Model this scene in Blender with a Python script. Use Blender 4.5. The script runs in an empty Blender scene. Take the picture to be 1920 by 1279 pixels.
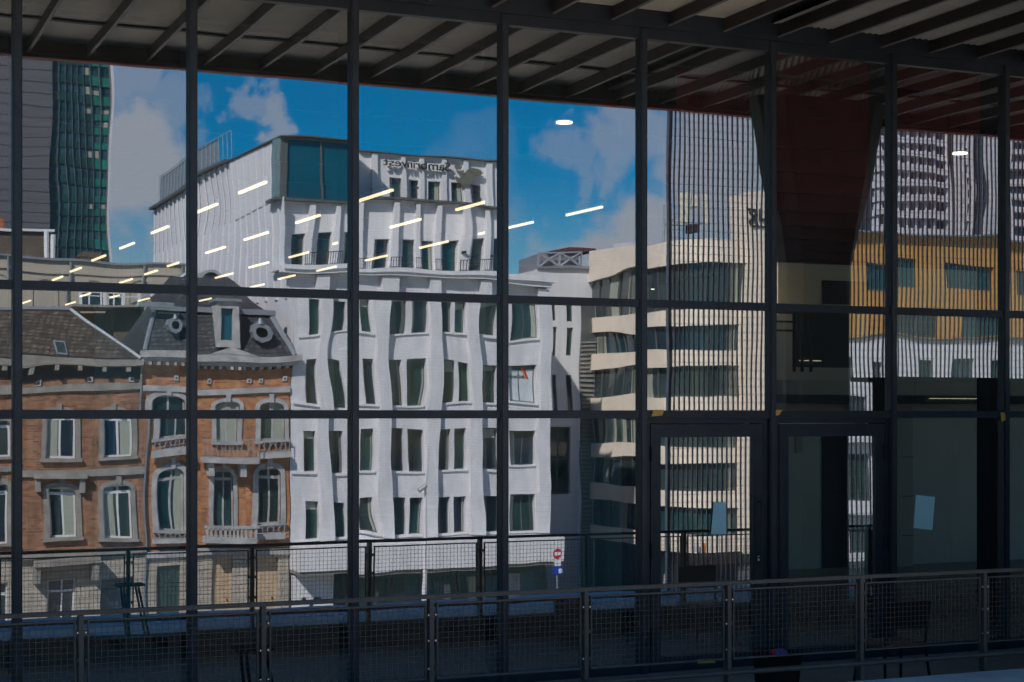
import bpy, math, random
from mathutils import Vector
random.seed(7)
R = math.radians
C = bpy.context.scene.collection
S = bpy.context.scene

# ------------------------------------------------------------------ camera geometry (recovered from the vanishing points)
F_PX, CX, HOR = 3119.0, 960.0, 777.0      # focal length, principal column and horizon row in photograph pixels
TH = R(23.3)                              # yaw of the camera from the facade's normal
D = 13.74                                 # metres from camera to the glass
EYE = 2.42                                # eye height above the terrace
cam = bpy.data.cameras.new('camera'); camo = bpy.data.objects.new('camera', cam); C.objects.link(camo)
camo.location = (0, -D, EYE); camo.rotation_euler = (R(90), 0, -TH)
cam.sensor_width = 36.0; cam.lens = 36.0 * F_PX / 1920.0
cam.shift_x = 0.0; cam.shift_y = (HOR - 639.5) / 1920.0
cam.clip_start = 0.1; cam.clip_end = 2000
S.camera = camo

def tp(px): return math.tan(TH + math.atan((px - CX) / F_PX))
def dep(px, L): return L * (math.cos(TH) + tp(px) * math.sin(TH))
def PX(px, L): return L * tp(px)
def PZ(py, px, L): return EYE + (HOR - py) / F_PX * dep(px, L)

# ------------------------------------------------------------------ sun, sky, exposure
SUN_AZ, SUN_EL = R(-48), R(41)            # azimuth from +Y (towards -X), elevation
to_sun = Vector((math.sin(SUN_AZ) * math.cos(SUN_EL), math.cos(SUN_AZ) * math.cos(SUN_EL), math.sin(SUN_EL)))
sl = bpy.data.lights.new('sun', 'SUN'); sl.energy = 4.3; sl.angle = R(0.5); sl.color = (1.0, 0.94, 0.88)
so = bpy.data.objects.new('sun', sl); C.objects.link(so)
so.rotation_euler = (-to_sun).to_track_quat('-Z', 'Y').to_euler()
S.view_settings.view_transform = 'Standard'; S.view_settings.look = 'None'
S.view_settings.gamma = 1.0; S.view_settings.exposure = 0.45
S.view_settings.use_curve_mapping = False
S.cycles.use_denoising = True
S.cycles.caustics_reflective = False; S.cycles.caustics_refractive = False
S.cycles.max_bounces = 8; S.cycles.transparent_max_bounces = 16; S.cycles.glossy_bounces = 3; S.cycles.diffuse_bounces = 2
S.cycles.use_adaptive_sampling = True; S.cycles.adaptive_threshold = 0.02
S.cycles.sample_clamp_indirect = 6.0

w = bpy.data.worlds.new('World'); S.world = w; w.use_nodes = True
wn, wl = w.node_tree.nodes, w.node_tree.links
wn.clear()
def N(nodes, t, **k):
    n = nodes.new(t)
    for a, b in k.items():
        if a in n.inputs.keys() if isinstance(a, str) else False: n.inputs[a].default_value = b
        else: setattr(n, a, b)
    return n
sky = wn.new('ShaderNodeTexSky'); sky.sky_type = 'NISHITA'; sky.sun_disc = False
sky.sun_elevation = SUN_EL; sky.sun_rotation = SUN_AZ; sky.air_density = 1.0; sky.dust_density = 0.0; sky.ozone_density = 4.0
hs = wn.new('ShaderNodeHueSaturation'); hs.inputs['Saturation'].default_value = 1.75; hs.inputs['Value'].default_value = 0.54
wl.new(sky.outputs[0], hs.inputs['Color'])
tc = wn.new('ShaderNodeTexCoord')
nz = wn.new('ShaderNodeTexNoise'); nz.inputs['Scale'].default_value = 11.0; nz.inputs['Detail'].default_value = 9; nz.inputs['Roughness'].default_value = 0.6
wl.new(tc.outputs['Generated'], nz.inputs['Vector'])
sub = wn.new('ShaderNodeVectorMath'); sub.operation = 'SUBTRACT'; sub.inputs[1].default_value = (0.5, 0.5, 0.5); wl.new(nz.outputs['Color'], sub.inputs[0])
scl = wn.new('ShaderNodeVectorMath'); scl.operation = 'SCALE'; scl.inputs['Scale'].default_value = 0.14; wl.new(sub.outputs[0], scl.inputs[0])
wob = wn.new('ShaderNodeVectorMath'); wob.operation = 'ADD'; wl.new(tc.outputs['Generated'], wob.inputs[0]); wl.new(scl.outputs[0], wob.inputs[1])
acc = None
# cumulus clouds of the far sky, each a centre direction, a size and a weight
for px, py, r, k in ((262, 330, .050, .95), (250, 210, .036, .5), (335, 240, .024, .5), (498, 240, .016, .7), (462, 222, .012, .5), (1060, 275, .018, .4), (1140, 258, .026, .55), (1185, 235, .025, .6),
                     (1100, 458, .045, .95), (1165, 430, .035, .9), (1010, 482, .03, .8), (1060, 470, .03, .9), (1340, 300, .07, .9), (1400, 240, .06, .9), (240, 130, .04, .6)):
    v = Vector((tp(px), -1.0, (HOR - py) / F_PX * (math.cos(TH) + tp(px) * math.sin(TH)))).normalized()
    d = wn.new('ShaderNodeVectorMath'); d.operation = 'DISTANCE'; d.inputs[1].default_value = v; wl.new(wob.outputs[0], d.inputs[0])
    m = wn.new('ShaderNodeMapRange'); m.interpolation_type = 'SMOOTHSTEP'
    m.inputs['From Min'].default_value = r; m.inputs['From Max'].default_value = r * 0.5
    m.inputs['To Min'].default_value = 0; m.inputs['To Max'].default_value = k
    wl.new(d.outputs['Value'], m.inputs['Value'])
    if acc is None: acc = m.outputs[0]
    else:
        mx = wn.new('ShaderNodeMath'); mx.operation = 'MAXIMUM'; wl.new(acc, mx.inputs[0]); wl.new(m.outputs[0], mx.inputs[1]); acc = mx.outputs[0]
CLOUD_SHIFT = (3.3, 1.2, .7)
# and scattered cumulus over the rest of the sky
nb = wn.new('ShaderNodeTexNoise'); nb.inputs['Scale'].default_value = 3.1; nb.inputs['Detail'].default_value = 8; ofs = wn.new('ShaderNodeVectorMath'); ofs.operation = 'ADD'; ofs.inputs[1].default_value = CLOUD_SHIFT; wl.new(tc.outputs['Generated'], ofs.inputs[0]); wl.new(ofs.outputs[0], nb.inputs['Vector'])
mr = wn.new('ShaderNodeMapRange'); mr.inputs['From Min'].default_value = 0.55; mr.inputs['From Max'].default_value = 0.68; mr.inputs['To Max'].default_value = 0.9
wl.new(nb.outputs['Fac'], mr.inputs['Value'])
mx = wn.new('ShaderNodeMath'); mx.operation = 'MAXIMUM'; wl.new(acc, mx.inputs[0]); wl.new(mr.outputs[0], mx.inputs[1])
cm = wn.new('ShaderNodeMix'); cm.data_type = 'RGBA'; wl.new(mx.outputs[0], cm.inputs['Factor'])
wl.new(hs.outputs[0], cm.inputs[6]); cm.inputs[7].default_value = (3.2, 3.35, 3.75, 1)
bg = wn.new('ShaderNodeBackground'); bg.inputs['Strength'].default_value = 0.14; wl.new(cm.outputs[2], bg.inputs['Color'])
wo = wn.new('ShaderNodeOutputWorld'); wl.new(bg.outputs[0], wo.inputs['Surface'])

# ------------------------------------------------------------------ materials
MATS = {}
def mat(name, col, rough=0.7, metal=0.0, var=0.15, scale=3.0, bump=0.0, spec=0.5, bscale=None, stretch=None):
    if name in MATS: return MATS[name]
    m = bpy.data.materials.new(name); m.use_nodes = True
    n, l = m.node_tree.nodes, m.node_tree.links
    b = n['Principled BSDF']; b.inputs['Roughness'].default_value = rough; b.inputs['Metallic'].default_value = metal
    b.inputs['Specular IOR Level'].default_value = spec
    g = n.new('ShaderNodeNewGeometry'); vec = g.outputs['Position']
    if stretch:
        mp = n.new('ShaderNodeVectorMath'); mp.operation = 'MULTIPLY'; mp.inputs[1].default_value = stretch; l.new(vec, mp.inputs[0]); vec = mp.outputs[0]
    t = n.new('ShaderNodeTexNoise'); t.inputs['Scale'].default_value = scale; t.inputs['Detail'].default_value = 6; t.inputs['Roughness'].default_value = .62
    l.new(vec, t.inputs['Vector'])
    x = n.new('ShaderNodeMapRange'); x.inputs['From Min'].default_value = .3; x.inputs['From Max'].default_value = .7
    x.inputs['To Min'].default_value = 1 - var; x.inputs['To Max'].default_value = 1 + var
    l.new(t.outputs['Fac'], x.inputs['Value'])
    mu = n.new('ShaderNodeVectorMath'); mu.operation = 'SCALE'; mu.inputs[0].default_value = col[:3]; l.new(x.outputs[0], mu.inputs['Scale'])
    l.new(mu.outputs[0], b.inputs['Base Color'])
    if bump:
        t2 = n.new('ShaderNodeTexNoise'); t2.inputs['Scale'].default_value = bscale or scale * 6; t2.inputs['Detail'].default_value = 4; l.new(g.outputs['Position'], t2.inputs['Vector'])
        bp = n.new('ShaderNodeBump'); bp.inputs['Strength'].default_value = bump; bp.inputs['Distance'].default_value = .02
        l.new(t2.outputs['Fac'], bp.inputs['Height']); l.new(bp.outputs[0], b.inputs['Normal'])
    MATS[name] = m; return m
def bricks(name, c1, c2, mortar, bw, bh, msize=.012, rough=.85, var=.18, swap=False):
    if name in MATS: return MATS[name]
    m = bpy.data.materials.new(name); m.use_nodes = True
    n, l = m.node_tree.nodes, m.node_tree.links
    b = n['Principled BSDF']; b.inputs['Roughness'].default_value = rough
    g = n.new('ShaderNodeNewGeometry'); s = n.new('ShaderNodeSeparateXYZ'); l.new(g.outputs['Position'], s.inputs[0])
    ad = n.new('ShaderNodeMath'); ad.operation = 'ADD'; l.new(s.outputs[0], ad.inputs[0]); l.new(s.outputs[1], ad.inputs[1])
    c = n.new('ShaderNodeCombineXYZ'); l.new(ad.outputs[0], c.inputs[0]); l.new(s.outputs[2], c.inputs[1])
    t = n.new('ShaderNodeTexBrick'); t.inputs['Scale'].default_value = 1.0
    t.inputs['Brick Width'].default_value = bw; t.inputs['Row Height'].default_value = bh; t.inputs['Mortar Size'].default_value = msize
    t.inputs['Color1'].default_value = (*c1, 1); t.inputs['Color2'].default_value = (*c2, 1); t.inputs['Mortar'].default_value = (*mortar, 1)
    t.inputs['Bias'].default_value = 0.0
    l.new(c.outputs[0], t.inputs['Vector'])
    no = n.new('ShaderNodeTexNoise'); no.inputs['Scale'].default_value = 1.3; no.inputs['Detail'].default_value = 8; no.inputs['Roughness'].default_value = .7
    sv = n.new('ShaderNodeVectorMath'); sv.operation = 'MULTIPLY'; sv.inputs[1].default_value = (1.6, 1.6, .45); l.new(g.outputs['Position'], sv.inputs[0]); l.new(sv.outputs[0], no.inputs['Vector'])
    x = n.new('ShaderNodeMapRange'); x.inputs['From Min'].default_value = .3; x.inputs['From Max'].default_value = .7; x.inputs['To Min'].default_value = 1 - var; x.inputs['To Max'].default_value = 1 + var
    l.new(no.outputs['Fac'], x.inputs['Value'])
    mu = n.new('ShaderNodeVectorMath'); mu.operation = 'SCALE'; l.new(t.outputs['Color'], mu.inputs[0]); l.new(x.outputs[0], mu.inputs['Scale'])
    l.new(mu.outputs[0], b.inputs['Base Color'])
    bp = n.new('ShaderNodeBump'); bp.inputs['Strength'].default_value = .4; bp.inputs['Distance'].default_value = .01; l.new(t.outputs['Fac'], bp.inputs['Height']); bp.invert = True
    l.new(bp.outputs[0], b.inputs['Normal'])
    MATS[name] = m; return m
def emit(name, col, strength):
    if name in MATS: return MATS[name]
    m = bpy.data.materials.new(name); m.use_nodes = True
    b = m.node_tree.nodes['Principled BSDF']; b.inputs['Base Color'].default_value = (.8, .8, .8, 1)
    b.inputs['Emission Color'].default_value = (*col, 1); b.inputs['Emission Strength'].default_value = strength
    MATS[name] = m; return m
def facade_glass(name, refl, dust):
    m = bpy.data.materials.new(name); m.use_nodes = True
    n, l = m.node_tree.nodes, m.node_tree.links; n.clear()
    tr = n.new('ShaderNodeBsdfTransparent'); tr.inputs[0].default_value = (.90, .96, .93, 1)
    gl = n.new('ShaderNodeBsdfGlossy'); gl.inputs['Roughness'].default_value = 0.0; gl.inputs['Color'].default_value = (.92, .96, 1.0, 1)
    mx = n.new('ShaderNodeMixShader'); mx.inputs[0].default_value = refl
    o = n.new('ShaderNodeOutputMaterial'); l.new(tr.outputs[0], mx.inputs[1]); l.new(gl.outputs[0], mx.inputs[2])
    df = n.new('ShaderNodeBsdfDiffuse'); df.inputs[0].default_value = (.62, .60, .56, 1)
    g = n.new('ShaderNodeNewGeometry'); st = n.new('ShaderNodeVectorMath'); st.operation = 'MULTIPLY'; st.inputs[1].default_value = (3.2, 1, .7); l.new(g.outputs['Position'], st.inputs[0])
    t = n.new('ShaderNodeTexNoise'); t.inputs['Scale'].default_value = 1.6; t.inputs['Detail'].default_value = 9; t.inputs['Roughness'].default_value = .72; l.new(st.outputs[0], t.inputs['Vector'])
    r = n.new('ShaderNodeMapRange'); r.inputs['From Min'].default_value = .35; r.inputs['From Max'].default_value = .75; r.inputs['To Min'].default_value = dust * .5; r.inputs['To Max'].default_value = dust * 1.8; l.new(t.outputs['Fac'], r.inputs['Value'])
    m2 = n.new('ShaderNodeMixShader'); l.new(r.outputs[0], m2.inputs[0]); l.new(mx.outputs[0], m2.inputs[1]); l.new(df.outputs[0], m2.inputs[2]); l.new(m2.outputs[0], o.inputs[0])
    MATS[name] = m; return m
def clear(name):
    m = bpy.data.materials.new(name); m.use_nodes = True
    n, l = m.node_tree.nodes, m.node_tree.links; n.clear()
    tr = n.new('ShaderNodeBsdfTransparent'); o = n.new('ShaderNodeOutputMaterial'); l.new(tr.outputs[0], o.inputs[0]); MATS[name] = m; return m
GLASS = facade_glass('coated_glass', 0.44, .03); CLEAR = clear('glass_inner_face'); INNER = facade_glass('inner_sheet', 0.07, .0)

steel = mat('dark_steel', (.024, .029, .037), .45, .0, .25, 5.0)
steel_cap = mat('dark_steel_cap', (.032, .038, .047), .35, .0, .3, 7.0)
steel_in = mat('dark_steel_inside', (.016, .019, .025), .5, .0, .2, 5.0)
railpaint = mat('rail_paint', (.075, .064, .052), .5, .0, .25, 9.0)
redsteel = mat('red_oxide_steel', (.36, .014, .022), .55, 0, .3, 4.0)
fasciam = mat('fascia_dark_red', (.018, .009, .010), .55, 0, .3, 3.0)
flange_m = mat('flange_grey', (.22, .205, .19), .45, .1, .2, 3.0)
beamgrey = mat('beam_grey', (.04, .03, .027), .5, .1, .25, 3.0)
soffit_m = mat('soffit_board', (.84, .72, .56), .8, 0, .2, 1.6, stretch=(1, .5, 1))
deck_m = mat('corrugated_deck', (.42, .385, .335), .6, .1, .2, 2.0)
barmat = mat('screen_bar_paint', (.72, .66, .66), .5, .1, .2, 8)
concrete = mat('concrete', (.30, .30, .30), .85, 0, .18, 1.7, .3)
terrace_m = mat('terrace_slabs', (.34, .27, .20), .8, 0, .2, 1.1, .2)
zinc = mat('ledge_metal', (.10, .33, .52), .45, 0, .2, 1.4)
coping_m = mat('coping_concrete', (.80, .72, .62), .8, 0, .18, 2.2, .2)
hallfloor = mat('hall_floor', (.58, .52, .44), .45, 0, .2, .8)
hallwall = mat('hall_plaster', (.80, .73, .63), .85, 0, .1, .7)
hallwall2 = mat('hall_grey_panel', (.58, .51, .42), .8, 0, .08, .5)
hallceil = mat('hall_ceiling_black', (.025, .02, .022), .9)
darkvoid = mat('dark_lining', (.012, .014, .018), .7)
teal_m = mat('teal_board', (.20, .36, .36), .5, 0, .06, .8)
asphalt = mat('asphalt', (.06, .06, .062), .9, 0, .25, .6)
bounce_paving_m = bricks('pale_bounce_paving', (.58, .53, .45), (.64, .59, .51), (.34, .31, .27), .8, .4, .012, .9, .12)
paving = mat('pavement_slabs', (.30, .29, .27), .9, 0, .2, .5)
white_r = bricks('white_painted_brick', (.74, .725, .73), (.69, .68, .69), (.60, .59, .61), .42, .13, .014, .8, .17)
white_p = mat('white_render', (.75, .735, .74), .8, 0, .10, 1.1, stretch=(2.2, 2.2, .16))
white_rib = mat('white_cladding', (.71, .70, .73), .6, 0, .08, .8, stretch=(2, 2, .12))
brickA = bricks('brick_brown', (.21, .075, .036), (.40, .175, .08), (.30, .23, .17), .30, .11, .014, .9, .42)
brickB = bricks('brick_orange', (.33, .10, .04), (.55, .23, .085), (.40, .28, .19), .30, .11, .014, .9, .36)
stoneA = mat('stone_grey_beige', (.30, .275, .245), .85, 0, .30, 1.6)
stoneB = mat('stone_white_trim', (.43, .42, .41), .85, 0, .30, 1.6)
rustic = bricks('rusticated_stone', (.44, .38, .31), (.50, .44, .37), (.2, .17, .14), .9, .34, .02, .9, .15)
slateA = bricks('slate_brown', (.066, .050, .037), (.135, .105, .078), (.035, .03, .025), .3, .2, .03, .85, .55)
slateB = bricks('slate_blue', (.038, .042, .048), (.08, .084, .092), (.02, .022, .026), .3, .2, .03, .7, .4)
lead = mat('lead_flashing', (.26, .28, .31), .5, .2, .2, 2)
pane_m = mat('window_glass', (.012, .045, .048), .06, 0, .5, .45, spec=.75)
pane_b = mat('window_glass_blue', (.004, .085, .13), .08, 0, .2, .3, spec=.6)
whitef = mat('white_window_paint', (.75, .75, .75), .5, 0, .05)
greyf = mat('grey_window_frame', (.10, .11, .11), .5)
curtain = mat('pale_curtain', (.36, .38, .31), .9, 0, .12, 4, stretch=(6, 6, .3))
iron = mat('wrought_iron', (.03, .032, .035), .6)
cream = mat('cream_stone', (.88, .75, .61), .8, 0, .08, .9, .0)
ochre = mat('ochre_panel', (.60, .31, .08), .7, 0, .12, .8)
towercon = mat('tower_concrete', (.125, .125, .14), .8, 0, .1, .6, stretch=(.2, .2, 3))
towergreen = mat('tower_green_panel', (.02, .17, .135), .35, 0, .3, .5)
towerglass = mat('tower_glass', (.035, .085, .10), .15, 0, .6, .35, spec=.5)
shopg = mat('shop_glass', (.014, .085, .088), .1, 0, .6, .8, spec=.25)
def vary(m, cols):
    n, l = m.node_tree.nodes, m.node_tree.links; b = n['Principled BSDF']
    oi = n.new('ShaderNodeObjectInfo'); rp = n.new('ShaderNodeValToRGB'); rp.color_ramp.interpolation = 'LINEAR'
    while len(rp.color_ramp.elements) < len(cols): rp.color_ramp.elements.new(.5)
    for k, c in enumerate(cols): rp.color_ramp.elements[k].position = k / (len(cols) - 1); rp.color_ramp.elements[k].color = (*c, 1)
    l.new(oi.outputs['Random'], rp.inputs[0])
    mu = [q for q in n if q.type == 'VECT_MATH' and q.operation == 'SCALE'][0]; l.new(rp.outputs[0], mu.inputs[0])
vary(pane_m, [(.008, .03, .036), (.014, .055, .06), (.01, .025, .05), (.03, .05, .042), (.012, .07, .075), (.045, .06, .06)])
mullc = mat('tower_mullion', (.13, .15, .16), .6)
beige_m = mat('beige_render', (.46, .41, .33), .85, 0, .1, .5)
brownd = mat('brown_attic', (.13, .10, .075), .85, 0, .2, 1)
chimb = mat('terracotta', (.40, .12, .05), .9)
aptdark = mat('apartment_dark', (.035, .04, .06), .5, 0, .3, .6)
aptwhite = mat('apartment_white', (.66, .63, .66), .8, 0, .1, .8)
galv = mat('galvanised', (.42, .43, .44), .5, .4, .15, 3)
red_p = mat('sign_red', (.55, .01, .02), .4); blue_p = mat('sign_blue', (.01, .06, .42), .4); white_s = mat('sign_white', (.8, .8, .8), .5)
orange_p = mat('sign_orange', (.65, .22, .04), .5); black_p = mat('black_plastic', (.014, .012, .011), .7, 0, .2, 8, spec=.15)
letters_m = mat('dark_letter', (.03, .035, .03), .5); emblem_m = mat('emblem_olive', (.15, .16, .12), .5)
tape_m = mat('orange_tape', (.95, .46, .10), .7, 0, .1, 40); paper_m = mat('pale_blue_paper', (.74, .97, .90), .9, 0, .04, 5)
yellow_m = mat('yellow_sticker', (.65, .50, .06), .6); wood_m = mat('chair_wood', (.14, .07, .035), .5, 0, .3, 20, stretch=(1, 6, 1))
tube_m = emit('tube_light', (1.0, .68, .42), 2.0); disc_m = emit('disc_light', (1.0, .80, .58), 3.0); speck_m = emit('roof_speck_glow', (1.0, .88, .72), 2.2)  # the last emitter imitates daylight specks in the hall roof
bolt_m = mat('bright_bolt', (.75, .75, .72), .25, .6)
door_tan = mat('tan_door', (.55, .40, .26), .7)

# ------------------------------------------------------------------ mesh helpers
CUBES = {}
def unit_cube(m):
    if m.name in CUBES: return CUBES[m.name]
    me = bpy.data.meshes.new('block'); v = [(x, y, z) for x in (-.5, .5) for y in (-.5, .5) for z in (-.5, .5)]
    f = [(0, 1, 3, 2), (4, 6, 7, 5), (0, 4, 5, 1), (2, 3, 7, 6), (0, 2, 6, 4), (1, 5, 7, 3)]
    me.from_pydata(v, [], f); me.materials.append(m); CUBES[m.name] = me; return me
def base(o):
    p = Vector((0, 0, 0))
    while o is not None:
        p = p + o.location; o = o.parent
    return p
def place(o, parent):
    C.objects.link(o)
    if parent is not None:
        o.parent = parent; o.location = o.location - base(parent)
    return o
def box(name, parent, x0, x1, y0, y1, z0, z1, m, rot=None):
    o = bpy.data.objects.new(name, unit_cube(m)); 
    if parent is not None and parent.type == 'MESH' and tuple(parent.scale) != (1, 1, 1):
        # parent carries a scale: give this child its own mesh through an inverse matrix
        o.location = ((x0 + x1) / 2, (y0 + y1) / 2, (z0 + z1) / 2); o.scale = (abs(x1 - x0), abs(y1 - y0), abs(z1 - z0))
        C.objects.link(o); o.parent = parent
        from mathutils import Matrix
        pm = Matrix.Translation(base(parent)) @ Matrix.Diagonal((*parent.scale, 1)); o.matrix_parent_inverse = pm.inverted()
        return o
    o.location = ((x0 + x1) / 2, (y0 + y1) / 2, (z0 + z1) / 2); o.scale = (abs(x1 - x0), abs(y1 - y0), abs(z1 - z0))
    if rot: o.rotation_euler = rot
    return place(o, parent)
def bL(name, parent, x0, x1, L0, L1, z0, z1, m):      # block given by distance along the mirrored sight line (L) instead of y
    return box(name, parent, x0, x1, D - L1, D - L0, z0, z1, m)
def mesh(name, parent, v, f, m, smooth=False, mats=None, mi=None):
    me = bpy.data.meshes.new(name); me.from_pydata([tuple(p) for p in v], [], f)
    for k in (mats or [m]): me.materials.append(k)
    if mi: me.polygons.foreach_set('material_index', mi)
    if smooth: me.polygons.foreach_set('use_smooth', [True] * len(f) if smooth is True else smooth)
    me.update()
    b = base(parent) if parent is not None else Vector((0, 0, 0))
    o = bpy.data.objects.new(name, me)
    if b.length > 0:
        for q in me.vertices: q.co = q.co - b
    C.objects.link(o)
    if parent is not None: o.parent = parent
    return o
def tag(o, label=None, cat=None, group=None, kind=None):
    if label: o['label'] = label
    if cat: o['category'] = cat
    if group: o['group'] = group
    if kind: o['kind'] = kind
    return o
def thing(name, loc, label, cat, group=None):
    o = bpy.data.objects.new(name, None); o.location = loc; o.empty_display_size = .2; C.objects.link(o)
    return tag(o, label, cat, group)
def tube(name, parent, p0, p1, r, m, n=8, r1=None):
    p0, p1 = Vector(p0), Vector(p1); d = (p1 - p0).normalized(); a = d.orthogonal().normalized(); b = d.cross(a); r1 = r if r1 is None else r1
    v, f = [], []
    for k in range(n):
        c, s = math.cos(2 * math.pi * k / n), math.sin(2 * math.pi * k / n)
        v.append(p0 + (a * c + b * s) * r); v.append(p1 + (a * c + b * s) * r1)
    for k in range(n):
        j = (k + 1) % n; f.append((2 * k, 2 * j, 2 * j + 1, 2 * k + 1))
    f.append(tuple(range(0, 2 * n, 2))); f.append(tuple(range(2 * n - 1, 0, -2)))
    o = mesh(name, parent, v, f, m)
    return o
def grid_wall(name, parent, x0, x1, z0, z1, y, depth, holes, m, back=True):
    """upright sheet at y facing +y with real rectangular openings, reveals of the given depth and a back edge"""
    xs = sorted({x0, x1, *[min(max(h[0], x0), x1) for h in holes], *[min(max(h[1], x0), x1) for h in holes]})
    zs = sorted({z0, z1, *[min(max(h[2], z0), z1) for h in holes], *[min(max(h[3], z0), z1) for h in holes]})
    nx, nz_ = len(xs), len(zs)
    solid = lambda i, k: 0 <= i < nx - 1 and 0 <= k < nz_ - 1 and not any(h[0] - 1e-6 <= xs[i] and xs[i + 1] <= h[1] + 1e-6 and h[2] - 1e-6 <= zs[k] and zs[k + 1] <= h[3] + 1e-6 for h in holes)
    v = [(a, yy, c) for yy in (y, y - depth) for a in xs for c in zs]
    I = lambda i, k, b: b * nx * nz_ + i * nz_ + k
    f = []
    for i in range(nx - 1):
        for k in range(nz_ - 1):
            if not solid(i, k): continue
            f.append((I(i, k, 0), I(i, k + 1, 0), I(i + 1, k + 1, 0), I(i + 1, k, 0)))
            if back: f.append((I(i, k, 1), I(i + 1, k, 1), I(i + 1, k + 1, 1), I(i, k + 1, 1)))
            if not solid(i - 1, k): f.append((I(i, k, 0), I(i, k, 1), I(i, k + 1, 1), I(i, k + 1, 0)))
            if not solid(i + 1, k): f.append((I(i + 1, k, 0), I(i + 1, k + 1, 0), I(i + 1, k + 1, 1), I(i + 1, k, 1)))
            if not solid(i, k - 1): f.append((I(i, k, 0), I(i + 1, k, 0), I(i + 1, k, 1), I(i, k, 1)))
            if not solid(i, k + 1): f.append((I(i, k + 1, 0), I(i, k + 1, 1), I(i + 1, k + 1, 1), I(i + 1, k + 1, 0)))
    return mesh(name, parent, v, f, m)
def arch_pts(x0, x1, zs, rise, n=9):
    c = (x0 + x1) / 2; h = (x1 - x0) / 2
    return [(c - h * math.cos(math.pi * k / (n - 1)), zs + rise * math.sin(math.pi * k / (n - 1))) for k in range(n)]
def arch_surround(name, parent, x0, x1, z0, zs, rise, t, y, proud, m, back=.12):
    """stone surround: inner opening x0..x1, z0..springing zs plus an arch, thickness t, standing proud of y"""
    inn = [(x0, z0)] + arch_pts(x0, x1, zs, rise) + [(x1, z0)]
    out = [(x0 - t, z0)] + arch_pts(x0 - t, x1 + t, zs, rise + t) + [(x1 + t, z0)]
    n = len(inn); v = [(a, yy, c) for yy in (y + proud, y - back) for ring in (inn, out) for a, c in ring]
    f = []
    for k in range(n - 1):
        i0, i1, o0, o1 = k, k + 1, n + k, n + k + 1; B = 2 * n
        f += [(i0, o0, o1, i1), (B + i0, B + i1, B + o1, B + o0), (i0, i1, B + i1, B + i0), (o0, B + o0, B + o1, o1)]
    f += [(0, 2 * n, 3 * n, n), (n - 1, 2 * n - 1, 4 * n - 1, 3 * n - 1)]
    return mesh(name, parent, v, f, m)
def prism(name, parent, poly, axis_pts, m):
    """extrude a polygon (list of 3D points) by a vector"""
    e = Vector(axis_pts); n = len(poly); v = [Vector(p) for p in poly] + [Vector(p) + e for p in poly]
    f = [tuple(range(n)), tuple(range(2 * n - 1, n - 1, -1))] + [(k, (k + 1) % n, n + (k + 1) % n, n + k) for k in range(n)]
    return mesh(name, parent, v, f, m)
def ribbon(name, parent, pts, z0, z1, thick, m):
    """wall following a plan line of (X, L) points, thickness measured inwards"""
    P = [Vector((x, D - l, 0)) for x, l in pts]; n = len(P); off = []
    for k in range(n):
        a = P[max(0, k - 1)]; b = P[min(n - 1, k + 1)]; t = (b - a).normalized(); off.append(P[k] + Vector((t.y, -t.x, 0)) * thick)
    v = [(p.x, p.y, z) for z in (z0, z1) for p in P + off]
    f = []; q = 2 * n
    for k in range(n - 1):
        f += [(k, k + 1, q + k + 1, q + k), (n + k, q + n + k, q + n + k + 1, n + k + 1), (k, n + k, n + k + 1, k + 1), (q + k, q + k + 1, q + n + k + 1, q + n + k)]
    f += [(0, q, q + n, n), (n - 1, 2 * n - 1, q + 2 * n - 1, q + n - 1)]
    return mesh(name, parent, v, f, m)
def lettering(parent, body, x, y, z, size, m, extrude=.05, sx=1.0):
    """raised letters facing the glass front, one mesh per letter"""
    cu = bpy.data.curves.new('lettering', 'FONT'); cu.body = body; cu.size = size; cu.extrude = extrude
    fo = bpy.data.objects.new('font_source', cu); C.objects.link(fo); dg = bpy.context.evaluated_depsgraph_get()
    src = bpy.data.meshes.new_from_object(fo.evaluated_get(dg)); bpy.data.objects.remove(fo); bpy.data.curves.remove(cu)
    par = list(range(len(src.vertices)))
    def find(a):
        while par[a] != a: par[a] = par[par[a]]; a = par[a]
        return a
    for e in src.edges: par[find(e.vertices[0])] = find(e.vertices[1])
    isl = {}
    for q in src.vertices: isl.setdefault(find(q.index), []).append(q.index)
    spans = sorted((min(src.vertices[i].co.x for i in g), max(src.vertices[i].co.x for i in g), g) for g in isl.values())
    cl = []
    for a0, a1, g in spans:
        if cl and a0 < cl[-1][1] - .01 * size: cl[-1][1] = max(cl[-1][1], a1); cl[-1][2] += g
        else: cl.append([a0, a1, list(g)])
    for a0, a1, g in cl:
        ix = {q: k for k, q in enumerate(g)}; sg_ = set(g)
        v = [(x - src.vertices[q].co.x * sx, y + src.vertices[q].co.z, z + src.vertices[q].co.y) for q in g]
        f = [tuple(ix[q] for q in p.vertices) for p in src.polygons if p.vertices[0] in sg_]
        mesh('letter', parent, v, f, m)
    bpy.data.meshes.remove(src)
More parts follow.
